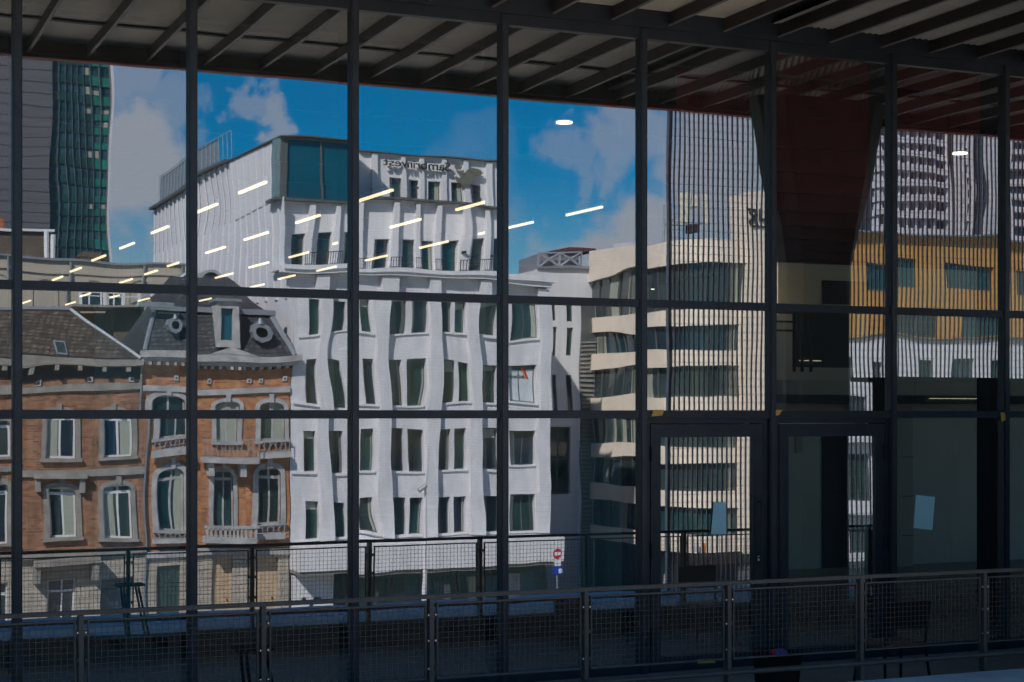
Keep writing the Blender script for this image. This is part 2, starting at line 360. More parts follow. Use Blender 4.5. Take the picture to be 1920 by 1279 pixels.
def window(parent, x0, x1, z0, z1, y, fm, pm, nv=1, nh=0, t=.07, recess=.12, cur=None, transom=None):
    """window: frame with real lights, pane and curtain behind it"""
    hs_ = []; xs = [x0 + t + (x1 - x0 - t) * k / (nv + 1) for k in range(nv + 2)]
    zc = [z0 + t] + ([transom] if transom else [z0 + t + (z1 - z0 - t) * k / (nh + 1) for k in range(1, nh + 1)]) + [z1]
    for a in range(nv + 1):
        for b in range(len(zc) - 1):
            hs_.append((xs[a] + (0 if a == 0 else 0), xs[a + 1] - t, zc[b] + (0 if b == 0 else t * .6), zc[b + 1] - t))
    fr = grid_wall('window', parent, x0, x1, z0, z1, y - recess, .05, hs_, fm)
    box('pane', fr, x0 + .01, x1 - .01, y - recess - .045, y - recess - .025, z0 + .01, z1 - .01, pm)
    if cur:
        a, b = cur; wdt = x1 - x0
        box('curtain', fr, x0 + t * .4 + wdt * a, x0 + wdt * b - t * .4, y - recess - .024, y - recess - .012, z0 + t * .6, z1 - t * .6, curtain)
    return fr

# ================================================================== THE SETTING
tag(mesh('street', None, [(-400, -600, -9), (600, -600, -9), (600, 300, -9), (-400, 300, -9)], [(0, 1, 2, 3)], asphalt), kind='structure')
tag(box('pavement', None, -40, 110, D - 80, D - 73, -8.997, -8.86, paving), kind='structure')
tag(mesh('square', None, [(-120, -52, -8.98), (160, -52, -8.98), (160, -2.7, -8.98), (-120, -2.7, -8.98)], [(0, 1, 2, 3)], bounce_paving_m), kind='structure')  # unseen ground, added pale to bounce sunlight up onto the soffit
tag(box('kerb', None, -120, 160, -52.3, -52.0, -8.99, -8.87, concrete), kind='structure')

pod = tag(box('podium', None, -14, 34, -2.62, 34, -8.99, -.002, concrete), kind='structure')
tag(box('terrace', None, -14, 34, -2.62, .02, 0, .012, terrace_m), kind='structure')
tag(box('hall_floor', None, -14, 34, .025, 34, 0, .012, hallfloor), kind='structure')
# ledge outside the railing: sheets of bluish metal on an upstand
ledge = thing('metal_ledge', (5, -3.4, 0), 'wide bluish metal ledge running outside the mesh railing', 'ledge')
box('upstand', ledge, -14, 34, -4.2, -2.625, -1.2, .262, mat('dark_upstand', (.05, .045, .04), .9))
for k in range(24):
    x = -14 + 2 * k
    box('sheet', ledge, x + .004, x + 1.996, -4.24, -3.204, .266, .282, zinc)
    box('coping_slab', ledge, x + .004, x + 1.996, -3.2, -2.60, .264, .285, coping_m)

# ------------------------------------------------------------------ the hall behind the glass
hall = thing('hall_building', (10, 16, 0), 'dark exhibition hall behind the glass front with red roof steel', 'hall')
box('roof', hall, -14, 34, -.30, 34, 7.35, 7.6, hallceil)
box('side_wall', hall, -14, -13.7, .1, 34, .013, 7.34, hallwall2)
box('side_wall', hall, 33.7, 34, .1, 34, .013, 7.34, hallwall2)
box('back_wall', hall, -13.69, 33.69, 33.7, 34, .013, 7.34, hallwall2)
box('parapet', hall, -14, 34, -.28, -.0, 6.5, 7.34, darkvoid)
for k in range(12):
    y = 1.5 + 2.0 * k
    box('roof_beam', hall, -13.6, 9.49, y - .06, y + .06, 6.05, 6.45, steel_in)
    box('roof_beam', hall, 9.5, 33.6, y - .06, y + .06, 6.05, 6.45, redsteel)
    box('roof_beam', hall, 9.5, 33.6, y + .85, y + .93, 6.6, 6.78, redsteel)
for k in range(8):
    x = -9 + 5.6 * k
    box('roof_girder', hall, x - .09, x + .09, .2, 33.5, 6.46, 6.9, redsteel if x > 9.5 else steel_in)
# lit rooms at the right: plaster walls, doorway, gallery
LB = 22.0; yb = LB - D
def wx(px, L=LB): return PX(px, L)
def wz(py, px=1600, L=LB): return PZ(py, px, L)
xa = wx(1410)
holes = [(wx(1541), wx(1600), .013, wz(800)), (wx(1492), wx(1600), wz(690), wz(588)), (wx(1543), wx(1640), wz(570), wz(528))]
gw = grid_wall('room_wall', hall, xa, 33.6, .013, wz(498), yb, -.25, [], hallwall)
room = hall
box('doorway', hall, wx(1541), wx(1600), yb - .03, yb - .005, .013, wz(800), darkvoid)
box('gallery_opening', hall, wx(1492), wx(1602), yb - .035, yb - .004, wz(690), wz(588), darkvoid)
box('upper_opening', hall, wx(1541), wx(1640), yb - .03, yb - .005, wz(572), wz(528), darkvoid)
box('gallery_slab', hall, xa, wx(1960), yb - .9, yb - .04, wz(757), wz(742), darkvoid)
box('gallery_band', hall, xa, wx(1960), yb - .86, yb - .045, wz(742), wz(716), hallwall2)
box('wall_cladding', hall, wx(1600), wx(1690), yb - .30, yb - .05, .013, wz(757) - .01, hallwall2)
for k in range(4): box('wall_joint', hall, wx(1670), wx(1691), yb - .303, yb - .301, .5 + .62 * k, .51 + .62 * k, darkvoid)
box('inner_column', hall, wx(1846, 17), wx(1872, 17), 17 - D, 17 - D + .15, .013, 6.0, darkvoid)
box('wall_notice', hall, wx(1491), wx(1503), yb - .03, yb - .004, wz(848), wz(816), hallwall2)
for z in (wz(596), wz(612), wz(628)):
    box('gallery_rail', hall, xa, wx(1487), yb - .5, yb - .47, z, z + .03, darkvoid)
for p in (1455, 1470, 1486):
    box('gallery_post', hall, wx(p), wx(p) + .035, yb - .5, yb - .46, wz(700), wz(594), darkvoid)

led_m = emit('led_strip', (1.0, .82, .58), .9)
box('led_strip', hall, wx(1742, 21.1), wx(1836, 21.1), yb - .93, yb - .905, wz(747.0, 1600, 21.1), wz(746.3, 1600, 21.1), led_m)
box('led_strip', hall, wx(1496), wx(1536), yb - .06, yb - .036, wz(678.2), wz(677.4), led_m)
lampm = emit('wall_lamp', (1.0, .66, .36), 16.0)
box('wall_lamp', hall, wx(1419), wx(1422), yb - .30, yb - .22, wz(566), wz(548), lampm)
# boards standing inside
for px0, px1, pyb, L, ztop, lab in ((178, 337, 1212, 17.5, 3.6, 'pale teal board standing inside behind the leftmost whole window bay'),
                                    (1085, 1172, 1175, 18.6, 2.1, 'narrow pale teal board standing inside left of the doors')):
    t = thing('display_board', (PX((px0 + px1) / 2, L), L - D, .012), lab, 'board')
    box('board_face', t, PX(px0, L), PX(px1, L), L - D, L - D + .04, .08, ztop, teal_m)
    for xx in (PX(px0, L) + .2, PX(px1, L) - .2):
        box('foot', t, xx - .03, xx + .03, L - D - .25, L - D + .3, .014, .078, black_p)

# tube lights hanging in rows
TUBES = [(473, 352), (387, 391), (300, 431), (238, 461), (185, 484), (142, 506), (108, 522), (577, 411), (480, 443), (404, 469), (328, 495), (283, 511), (236, 527),
         (703, 367), (760, 419), (560, 478), (485, 497), (420, 517), (887, 385), (813, 459), (705, 484), (612, 504), (537, 520), (482, 536), (1095, 396),
         (967, 424), (911, 436), (635, 455), (50, 566), (132, 569), (160, 553), (215, 556), (270, 562), (330, 574), (385, 562), (430, 548)]
HZ = 5.2
tdir = Vector((math.sin(R(-2.7)), math.cos(R(-2.7)), 0))
def zone(px, py):
    if py > 540: return 'below the upper glazing bar over the brick roofs'
    if px > 945: return 'over the blue sky right of the white office'
    if px < 265: return 'over the gap left of the white office'
    if px < 362: return 'over the flank end of the white office'
    if px < 540: return 'over the ribbed flank of the white office'
    if py < 400: return 'over the top storey of the white office'
    if py < 470: return 'over the upper windows of the white office'
    return 'just above the cornice of the white office'
ORD = ['leftmost', 'second from left', 'third from left', 'fourth from left', 'fifth from left', 'sixth from left', 'seventh from left', 'eighth from left', 'ninth from left', 'tenth from left']
TUBES.sort(); zc_ = {}
for i, (px, py) in enumerate(TUBES):
    dp = (HZ - EYE) * F_PX / (HOR - py); L = dp / (math.cos(TH) + tp(px) * math.sin(TH)); c = Vector((PX(px, L), L - D, HZ))
    short = (px, py) in ((911, 436), (635, 455))
    t = thing('tube_light', c, ORD[zc_.setdefault(zone(px, py), 0)] + ' lit tube light ' + zone(px, py), 'light', 'tube lights hanging in rows in the hall')
    zc_[zone(px, py)] += 1
    h = .25 if short else random.uniform(.5, .62)
    for nm, r0, zz, mm in (('lamp', .017, 0, tube_m), ('housing', .02, .042, galv)):
        o = bpy.data.objects.new(nm, unit_cube(mm)); o.parent = t; o.location = (0, 0, zz); o.rotation_euler = (0, 0, R(2.7))
        o.scale = (r0 * 2, h * 2, .03 if nm == 'lamp' else .05); C.objects.link(o)
    for s in (-1, 1):
        q = c + tdir * h * .7 * s
        box('hanger', t, q.x - .002, q.x + .002, q.y - .002, q.y + .002, HZ + .08, 7.34, steel_in)
for (px, py, L), lab in (((1058, 229, 16.6), 'round flat lit pendant lamp over the sky left of the doors'), ((1800, 287, 16.6), 'round flat lit pendant lamp in front of the apartment tower image')):
    c = Vector((PX(px, L), L - D, PZ(py, px, L)))
    t = thing('pendant_lamp', c, lab, 'lamp', 'round pendant lamps in the hall')
    tube('disc', t, c + Vector((0, 0, -.012)), c + Vector((0, 0, .004)), .092, disc_m, 28)
    tube('cap', t, c + Vector((0, 0, .0125)), c + Vector((0, 0, .05)), .125, black_p, 28, .05)
    tube('cord', t, c + Vector((0, 0, .051)), Vector((c.x, c.y, 7.34)), .004, black_p, 6)
# glowing discs standing in for skylight specks between the roof beams, plus tiny lights
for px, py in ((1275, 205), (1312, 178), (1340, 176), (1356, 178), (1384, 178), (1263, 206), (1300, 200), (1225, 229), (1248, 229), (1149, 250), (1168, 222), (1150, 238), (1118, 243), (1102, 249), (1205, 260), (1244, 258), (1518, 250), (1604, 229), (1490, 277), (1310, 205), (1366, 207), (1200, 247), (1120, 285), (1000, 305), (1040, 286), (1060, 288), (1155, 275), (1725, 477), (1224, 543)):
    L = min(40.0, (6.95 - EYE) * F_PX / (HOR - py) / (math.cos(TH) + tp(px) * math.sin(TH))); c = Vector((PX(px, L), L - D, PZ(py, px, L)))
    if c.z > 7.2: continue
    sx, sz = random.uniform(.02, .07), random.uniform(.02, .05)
    t = thing('roof_speck', c, 'tiny glowing disc standing in for a bright speck deep in the dark hall roof', 'lamp', 'glowing specks in the hall roof')
    tube('lens', t, c, c + Vector((0, 0, .02)), sx, speck_m, 8)
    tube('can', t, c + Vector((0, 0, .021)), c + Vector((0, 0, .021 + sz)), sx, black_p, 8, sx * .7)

# ------------------------------------------------------------------ the glass front
front = thing('glass_front', (8, 0, 0), 'dark steel glazed front with three rows of reflecting panes', 'glass front')
MX0, MW = .1177 * D, 1.4
K0, K1 = -2, 11
TZ = [.0, 2.42, 3.45, 5.955]
mh = .037
for k in range(K0, K1 + 1):
    x = MX0 + MW * k
    box('mullion', front, x - mh, x + mh, -.07, .02, .013, 6.0, steel)
    box('cover_cap', front, x - .024, x + .024, -.078, -.0705, .02, 5.99, steel_cap)
    box('mullion_fin', front, x - .03, x + .03, .021, .32, .013, 6.0, steel_in)
for i, z in enumerate(TZ):
    hh = .036 if i else .05
    if i == 3: hh = .05
    for k in range(K0, K1):
        x = MX0 + MW * k
        if i == 0 and k in (4, 5): continue
        zc = z if i else .064
        box('transom', front, x + mh + .001, x + MW - mh - .001, -.06, .02, zc - hh, zc + hh, steel)
def pane_mesh(x0, x1, z0, z1, y, seed, amp=1.0):
    rnd = random.Random(seed); st = .036
    nx, nz_ = max(6, int((x1 - x0) / st)), max(6, int((z1 - z0) / st))
    W_, H_ = x1 - x0, z1 - z0
    waves = []
    for _ in range(3):   # fine ripple
        lam = rnd.uniform(.20, .32); an = rnd.uniform(-.4, .4) + (math.pi / 2 if rnd.random() < .6 else 0)
        waves.append((math.cos(an) * 2 * math.pi / lam, math.sin(an) * 2 * math.pi / lam, rnd.uniform(0, 6.28), rnd.uniform(.5, 1.0) * lam * lam * 1.3e-4))
    for _ in range(5):   # tempering waves, mostly banded
        lam = rnd.uniform(.38, 1.0); an = rnd.uniform(-.5, .5) + (math.pi / 2 if rnd.random() < .45 else 0)
        waves.append((math.cos(an) * 2 * math.pi / lam, math.sin(an) * 2 * math.pi / lam, rnd.uniform(0, 6.28), rnd.uniform(.5, 1.0) * lam * lam * 1.6e-4))
    pil = rnd.uniform(-1, 1) * 1.3e-4; tx, tz = rnd.uniform(-1, 1) * 1.1e-3, rnd.uniform(-1, 1) * 8e-4
    cr = [(rnd.choice((x0, x1)), rnd.uniform(z0, z1), rnd.uniform(.16, .34), rnd.uniform(-1, 1) * 6.5e-4) for _ in range(3)]
    def hgt(x, z):
        u, q = (x - x0) / W_ * 2 - 1, (z - z0) / H_ * 2 - 1
        h = pil * (1 - u * u) * (1 - q * q) + tx * (x - x0 - W_ / 2) + tz * (z - z0 - H_ / 2)
        for a, b, p, s in waves: h += s * math.sin(a * x + b * z + p)
        for a, b, s, g in cr: h += g * math.exp(-((x - a) ** 2 + (z - b) ** 2) / (s * s))
        return h * amp
    v, f, mi = [], [], []
    for i in range(nx + 1):
        for k in range(nz_ + 1):
            x, z = x0 + W_ * i / nx, z0 + H_ * k / nz_; v.append((x, y + hgt(x, z), z))
    for i in range(nx):
        for k in range(nz_):
            a = i * (nz_ + 1) + k; f.append((a, a + nz_ + 1, a + nz_ + 2, a + 1)); mi.append(0)
    for (i, k) in ((0, 0), (nx, 0), (nx, nz_), (0, nz_)): v.append(v[i * (nz_ + 1) + k])
    b = len(v); v += [(x0, y + .014, z0), (x1, y + .014, z0), (x1, y + .014, z1), (x0, y + .014, z1)]
    f.append((b, b + 3, b + 2, b + 1)); mi.append(2)
    c00, c10, c11, c01 = b - 4, b - 3, b - 2, b - 1
    for q in ((c00, b, b + 1, c10), (c10, b + 1, b + 2, c11), (c11, b + 2, b + 3, c01), (c01, b + 3, b, c00)): f.append(q); mi.append(1)
    return v, f, mi
def pane(parent, x0, x1, z0, z1, y, seed, amp=1.0):
    v, f, mi = pane_mesh(x0, x1, z0, z1, y, seed, amp)
    return mesh('pane', parent, v, f, None, smooth=[q == 0 for q in mi], mats=[GLASS, CLEAR, INNER], mi=mi)
for k in range(K0, K1):
    x = MX0 + MW * k
    for r in range(3):
        if r == 0 and k in (4, 5): continue
        z0 = TZ[r] + (.115 if r == 0 else .037); z1 = TZ[r + 1] - (.037 if r < 2 else .051)
        pane(front, x + mh + .001, x + MW - mh - .001, z0, z1, -.02, 100 + k * 7 + r, 1.0)
# the two glazed door leaves
for k in (4, 5):
    x = MX0 + MW * k; xl, xr = x + mh + .002, x + MW - mh - .002
    fr = grid_wall('door_frame', front, xl, xr, .013, 2.383, -.03, -.06, [(xl + .045, xr - .045, .0, 2.335)], steel)
    al, ar = xl + .052, xr - .052
    gl, gr, gb, gt = al + .105, ar - .105, .16, 2.205
    lf = grid_wall('door', front, al, ar, .02, 2.328, -.035, -.05, [(gl, gr, gb, gt)], steel)
    pane(lf, gl, gr, gb, gt, -.01, 300 + k, .45)
    hx = al - .004 if k == 4 else ar - .012
    for z in (.35, 1.15, 2.05): box('hinge', lf, hx, hx + .016, -.060, -.036, z - .07, z + .07, bolt_m if False else steel_in)
    hx = ar - .06 if k == 4 else al + .06
    if k == 4:
        tube('handle', lf, (hx, -.11, .98), (hx, -.11, 1.66), .012, steel_in, 8)
        for z in (1.05, 1.58): tube('handle_stem', lf, (hx, -.11, z), (hx, -.05, z), .008, steel_in, 6)
        box('lock_cylinder', lf, hx - .008, hx + .008, -.055, -.036, 1.02, 1.065, bolt_m)
box('lock_cylinder', front, MX0 + MW * 5 - .012, MX0 + MW * 5 + .006, -.076, -.071, 1.02, 1.06, bolt_m)

# ------------------------------------------------------------------ canopy over the terrace
can = thing('canopy', (8, -1.7, 6), 'grey beamed canopy with pale soffit boards and dark red edge', 'canopy')
YE = D - 17.2
BX = [PX(52, 17.2) + .594 * k for k in range(-5, 36)]
for x in BX:
    bm_ = box('beam', can, x - .011, x + .011, YE, -.08, 6.05, 6.16, beamgrey)
    box('flange', can, x - .015, x + .015, YE, -.08, 6.040, 6.049, flange_m)
XS = 8.6
for a, b in zip(BX[:-1], BX[1:]):
    if b < XS:
        for y0, y1 in ((YE, D - 16.2 - .004), (D - 16.2 + .004, -.08)):
            box('soffit_board', can, a + .003, b - .003, y0, y1, 6.165 + random.uniform(0, .008), 6.19, soffit_m)
box('cover_sheet', can, BX[0], BX[-1], YE - .02, -.05, 6.26, 6.3, hallceil)
# corrugated decking over the right-hand part, ribs running obliquely
v, f = [], []; pit = .075; nrib = int((BX[-1] - XS) / (pit / 4)) + 160
for i in range(nrib):
    x = XS - 2.0 + i * pit / 4; zz = 6.168 + (.0, .012, .024, .012)[i % 4]
    for j, y in enumerate((YE, -.08)):
        xx = x + (-.08 - y) * math.tan(R(29)); v.append((min(max(xx, XS), BX[-1] + 3), y, zz))
    if i: f.append((2 * i - 2, 2 * i - 1, 2 * i + 1, 2 * i))
mesh('corrugated_deck', can, v, f, deck_m)
cp = box('cross_batten', can, BX[0], BX[-1], D - 16.2 - .03, D - 16.2 + .03, 6.145, 6.163, fasciam)
box('fascia', can, BX[0] - .3, BX[-1] + .3, YE - .09, YE - .005, 5.985, 7.1, fasciam)  # unseen upper part raised to keep the sun off the bar screen
box('fascia_lip', can, BX[0] - .3, BX[-1] + .3, YE - .0045, YE + .10, 5.970, 5.984, redsteel)
box('head_channel', can, BX[0], BX[-1], -.079, -.0, 6.005, 6.45, steel)

# ------------------------------------------------------------------ flared column in front of the glass (seen mirrored)
LC = 16.15; yc = D - LC
col = thing('flared_column', (PX(1520, LC), yc, .3), 'dark steel column flaring wide under the canopy', 'column')
prof = [(.282, 1458, 1580), (PZ(500, 1520, LC), 1462, 1581), (PZ(420, 1520, LC), 1450, 1600), (PZ(330, 1520, LC), 1428, 1622), (PZ(240, 1520, LC), 1416, 1637), (6.0, 1408, 1648)]
v, f = [], []
for z, a, b in prof:
    xa_, xb_ = PX(a, LC), PX(b, LC); hw = (xb_ - xa_) / 2; cx = (xa_ + xb_) / 2
    for dx, dy in ((-hw, .10), (-hw * .7, .26), (hw * .7, .26), (hw, .10), (hw, -.10), (hw * .7, -.26), (-hw * .7, -.26), (-hw, -.10)): v.append((cx + dx, yc + dy, z))
for i in range(len(prof) - 1):
    for k in range(8): f.append((i * 8 + k, i * 8 + (k + 1) % 8, i * 8 + 8 + (k + 1) % 8, i * 8 + 8 + k))
f += [tuple(range(8)), tuple(range(len(v) - 8, len(v)))]
mesh('shaft', col, v, f, mat('column_paint', (.018, .012, .014), .6, 0, .2, 2))
box('base_plate', col, PX(1445, LC), PX(1592, LC), yc - .35, yc + .35, .2855, .30, steel)

# ------------------------------------------------------------------ vertical bar screen beyond the column
LS = 17.75; ys = D - LS
scr = thing('bar_screen', (12, ys, .28), 'tall screen of slim dark vertical bars beside the flared column', 'screen')
xs0 = PX(1251, LS)
box('edge_post', scr, xs0 - .03, xs0 + .012, ys - .03, ys + .03, .283, 6.45, barmat)
nb_ = 104
for k in range(nb_):
    x = xs0 + .068 * (k + 1)
    box('bar', scr, x - .009, x + .009, ys - .008, ys + .008, .283, 6.45, barmat)
for k in range(64):
    z = .40 + k * .0945
    box('tie_rod', scr, xs0 + .013, xs0 + .068 * (nb_ + .5), ys - .026, ys - .0205, z, z + .005, barmat)

# black kiosk standing right of the column, out of the frame
LK = 15.9
kx0, kx1, kz = PX(1636, LK), PX(2050, LK), PZ(716, 1750, LK)
kio = thing('kiosk', (kx0 + 2, D - LK - .5, .012), 'black boarded kiosk mirrored as a dark block right of the column', 'kiosk')
for k in range(6):
    a = kx0 + (kx1 - kx0) * k / 6; b = kx0 + (kx1 - kx0) * (k + 1) / 6
    box('panel', kio, a + .004, b - .004, D - LK - .04, D - LK, .02, kz, darkvoid)
box('roof', kio, kx0 - .02, kx1, D - LK - .45, D - LK + .02, kz + .002, kz + .05, darkvoid)

# ------------------------------------------------------------------ mesh railing
DR = .814 * D; yr = DR - D
rail = thing('mesh_railing', (6, yr, .28), 'black steel railing with square wire mesh panels along the terrace edge', 'railing')
P0 = .1546 * DR; PS = .1098 * DR
k0, k1 = -3, 11
tr = box('top_rail', rail, P0 + PS * k0, P0 + PS * k1, yr - .03, yr + .025, 1.10, 1.128, railpaint)
tube('lower_rail', rail, (P0 + PS * k0, yr - .05, .425), (P0 + PS * k1, yr - .05, .425), .021, railpaint, 10)
pitch = .0405; pz0, pz1 = .53, 1.055; pw = PS - .10
v, f = [], []
def wire(a, b, r):
    a, b = Vector(a), Vector(b); d = (b - a).normalized(); u = d.orthogonal().normalized(); q = d.cross(u); s = len(v)
    for p in (a, b):
        for e in (u * r, q * r, -u * r, -q * r): v.append(p + e)
    for k in range(4): f.append((s + k, s + (k + 1) % 4, s + 4 + (k + 1) % 4, s + 4 + k))
nv_ = int(pw / pitch); nh_ = int((pz1 - pz0) / pitch)
for k in range(1, nv_ + 1): wire((-pw / 2 + pw * k / (nv_ + 1), -.002, pz0), (-pw / 2 + pw * k / (nv_ + 1), -.002, pz1), .0022)
for k in range(1, nh_ + 1): wire((-pw / 2, .002, pz0 + (pz1 - pz0) * k / (nh_ + 1)), (pw / 2, .002, pz0 + (pz1 - pz0) * k / (nh_ + 1)), .0022)
wm = bpy.data.meshes.new('wire_mesh'); wm.from_pydata([tuple(p) for p in v], [], f); wm.materials.append(railpaint)
for k in range(k0, k1):
    xc = P0 + PS * (k + .5)
    fr = grid_wall('panel_frame', rail, xc - pw / 2 - .012, xc + pw / 2 + .012, pz0 - .012, pz1 + .012, yr + .012, .024, [(xc - pw / 2, xc + pw / 2, pz0, pz1)], railpaint)
    o = bpy.data.objects.new('wire_mesh', wm); o['kind'] = 'stuff'; C.objects.link(o); o.parent = fr; o.location = Vector((xc, yr, 0)) - base(fr)
for k in range(k0, k1 + 1):
    x = P0 + PS * k
    po = box('post', rail, x - .022, x + .010, yr - .035, yr + .035, .283, 1.099, railpaint)
    for z in (.60, .80, .985):
        for s in (-.032, .022):
            box('clip', rail, x + s - (.0 if s > 0 else .0), x + s + .011, yr - .018, yr + .02, z - .012, z + .012, railpaint)
            if random.random() < .55: tube('bolt', rail, (x + s + .004, yr - .026, z), (x + s + .004, yr - .019, z), .006, bolt_m, 8)

# ------------------------------------------------------------------ small things on the terrace
def on_glass(px, py, y=-.085):
    L = D + y; return PX(px, L), PZ(py, px, L)
def quad_sheet(name, pts, y, m, label, cat, group=None, thick=.002):
    P = [on_glass(a, b, y) for a, b in pts]
    o = prism(name, None, [(x, y, z) for x, z in P], (0, -thick, 0), m); c = sum((q.co for q in o.data.vertices), Vector()) / len(o.data.vertices)
    for q in o.data.vertices: q.co -= c
    o.location = c
    return tag(o, label, cat, group)
quad_sheet('paper_notice', [(1718, 928), (1753, 932), (1748, 994), (1713, 990)], -.026, paper_m, 'large pale blue paper taped crookedly to the pane right of the doors', 'paper')
quad_sheet('paper_notice', [(1338, 942), (1361, 942), (1362, 1002), (1333, 1002)], -.024, paper_m, 'small pale blue paper stuck on the left door glass', 'paper')
quad_sheet('tape_scrap', [(1225, 769), (1245, 768), (1242, 779), (1221, 781)], -.0735, tape_m, 'orange tape scrap on the bar above the left door edge', 'tape', 'orange tape scraps on the door bar')
quad_sheet('tape_scrap', [(1451, 769), (1468, 768), (1460, 779), (1453, 779)], -.0735, tape_m, 'orange tape scrap on the bar between the two doors', 'tape', 'orange tape scraps on the door bar')
quad_sheet('tape_scrap', [(1876, 773), (1884, 774), (1886, 787), (1878, 791)], -.0735, tape_m, 'orange tape scrap on the far right mullion', 'tape', 'orange tape scraps on the door bar')
quad_sheet('door_sticker', [(1308, 1236), (1340, 1235), (1341, 1243), (1308, 1244)], -.04, yellow_m, 'yellow sticker low on the left door', 'sticker')
# stool seen mirrored against the teal board
st = thing('high_stool', (2.9, -2.05, .012), 'black high stool mirrored in front of the teal board', 'stool')
sx, sy = 2.93, -2.36
box('seat', st, sx - .13, sx + .13, sy - .10, sy + .10, .78, .80, black_p)
for dx in (-1, 1):
    for dy in (-1, 1):
        tube('leg', st, (sx + dx * .07, sy + dy * .08, .78), (sx + dx * .10 + .12, sy + dy * .12, .013), .012, black_p, 6)
box('foot_rail', st, sx - .02, sx + .20, sy - .17, sy - .145, .25, .275, black_p)
# chair behind the railing at the right
ch = thing('chair', (8.6, -1.75, .012), 'black chair with wooden seat behind the mesh railing', 'chair')
Lc_ = 11.9; cy = Lc_ - D
cxl, cxr = PX(1660, Lc_), PX(1743, Lc_)
prism('backrest', ch, [(cxl, cy, .57), (cxr - .02, cy, .56), (cxr, cy - .03, .80), (cxl + .01, cy - .03, .79)], (0, .02, 0), black_p)
box('seat', ch, cxl - .02, cxr, cy + .01, cy + .42, .40, .425, wood_m)
for dx, y0, y1 in ((cxl + .015, cy + .03, cy - .02), (cxr - .025, cy + .03, cy - .02), (cxl + .0, cy + .38, cy + .43), (cxr - .02, cy + .38, cy + .43)):
    tube('leg', ch, (dx, y0, .40), (dx + (.03 if dx > (cxl + cxr) / 2 else -.03), y1, .013), .013, black_p, 8)
for dx in (cxl + .02, cxr - .03): tube('back_post', ch, (dx, cy + .03, .40), (dx + .01, cy + .003, .60), .012, black_p, 8)
# waste bin with crumpled packaging
bx_, by_ = PX(1457, 11.75), 11.75 - D
bn = thing('waste_bin', (bx_, by_, .012), 'round black waste bin behind the railing', 'bin')
v, f = [], []; n = 22
for z, r in ((.013, .165), (.44, .20), (.455, .21), (.46, .205), (.44, .185), (.30, .17)):
    for k in range(n): v.append((bx_ + r * math.cos(2 * math.pi * k / n), by_ + r * math.sin(2 * math.pi * k / n), z))
for i in range(5):
    for k in range(n): f.append((i * n + k, i * n + (k + 1) % n, (i + 1) * n + (k + 1) % n, (i + 1) * n + k))
f += [tuple(range(n)), tuple(range(5 * n, 6 * n))]
mesh('body', bn, v, f, black_p, True)
def crumple(name, c, r, m, label, cat):
    rn = random.Random(5); v, f = [], []; n, k_ = 10, 6
    for i in range(k_ + 1):
        for j in range(n):
            a, b = math.pi * i / k_, 2 * math.pi * j / n; q = r * rn.uniform(.7, 1.15)
            v.append((q * math.sin(a) * math.cos(b) * 1.25, q * math.sin(a) * math.sin(b), q * math.cos(a) * .6))
    for i in range(k_):
        for j in range(n): f.append((i * n + j, i * n + (j + 1) % n, (i + 1) * n + (j + 1) % n, (i + 1) * n + j))
    o = mesh(name, None, v, f, m); o.location = c; return tag(o, label, cat)
cm_ = bpy.data.materials.new('crisp_packet'); cm_.use_nodes = True
nn, ll = cm_.node_tree.nodes, cm_.node_tree.links
vo = nn.new('ShaderNodeTexVoronoi'); vo.inputs['Scale'].default_value = 16; gp = nn.new('ShaderNodeNewGeometry'); ll.new(gp.outputs['Position'], vo.inputs['Vector'])
rp_ = nn.new('ShaderNodeValToRGB'); rp_.color_ramp.interpolation = 'CONSTANT'
for p, c in ((0, (.02, .10, .6)), (.38, (.6, .02, .06)), (.62, (.75, .75, .8)), (.75, (.05, .2, .7))):
    e = rp_.color_ramp.elements[0] if p == 0 else rp_.color_ramp.elements.new(p); e.color = (*c, 1); e.position = p
sx_ = nn.new('ShaderNodeSeparateColor'); ll.new(vo.outputs['Color'], sx_.inputs[0]); ll.new(sx_.outputs[0], rp_.inputs[0]); ll.new(rp_.outputs[0], nn['Principled BSDF'].inputs['Base Color'])
crumple('snack_packet', (bx_ - .005, by_ - .03, .452), .062, cm_, 'blue and red crumpled snack packet on top of the waste bin', 'packet')

# ================================================================== THE STREET MIRRORED IN THE GLASS
GZ = -8.86
class B:
    def __init__(s, name, L, ref, label, cat, px0, px1):
        s.L, s.ref, s.y = L, ref, D - L
        s.o = thing(name, (PX((px0 + px1) / 2, L), D - L - 4, GZ), label, cat)
    def X(s, px): return PX(px, s.L)
    def Z(s, py): return PZ(py, s.ref, s.L)

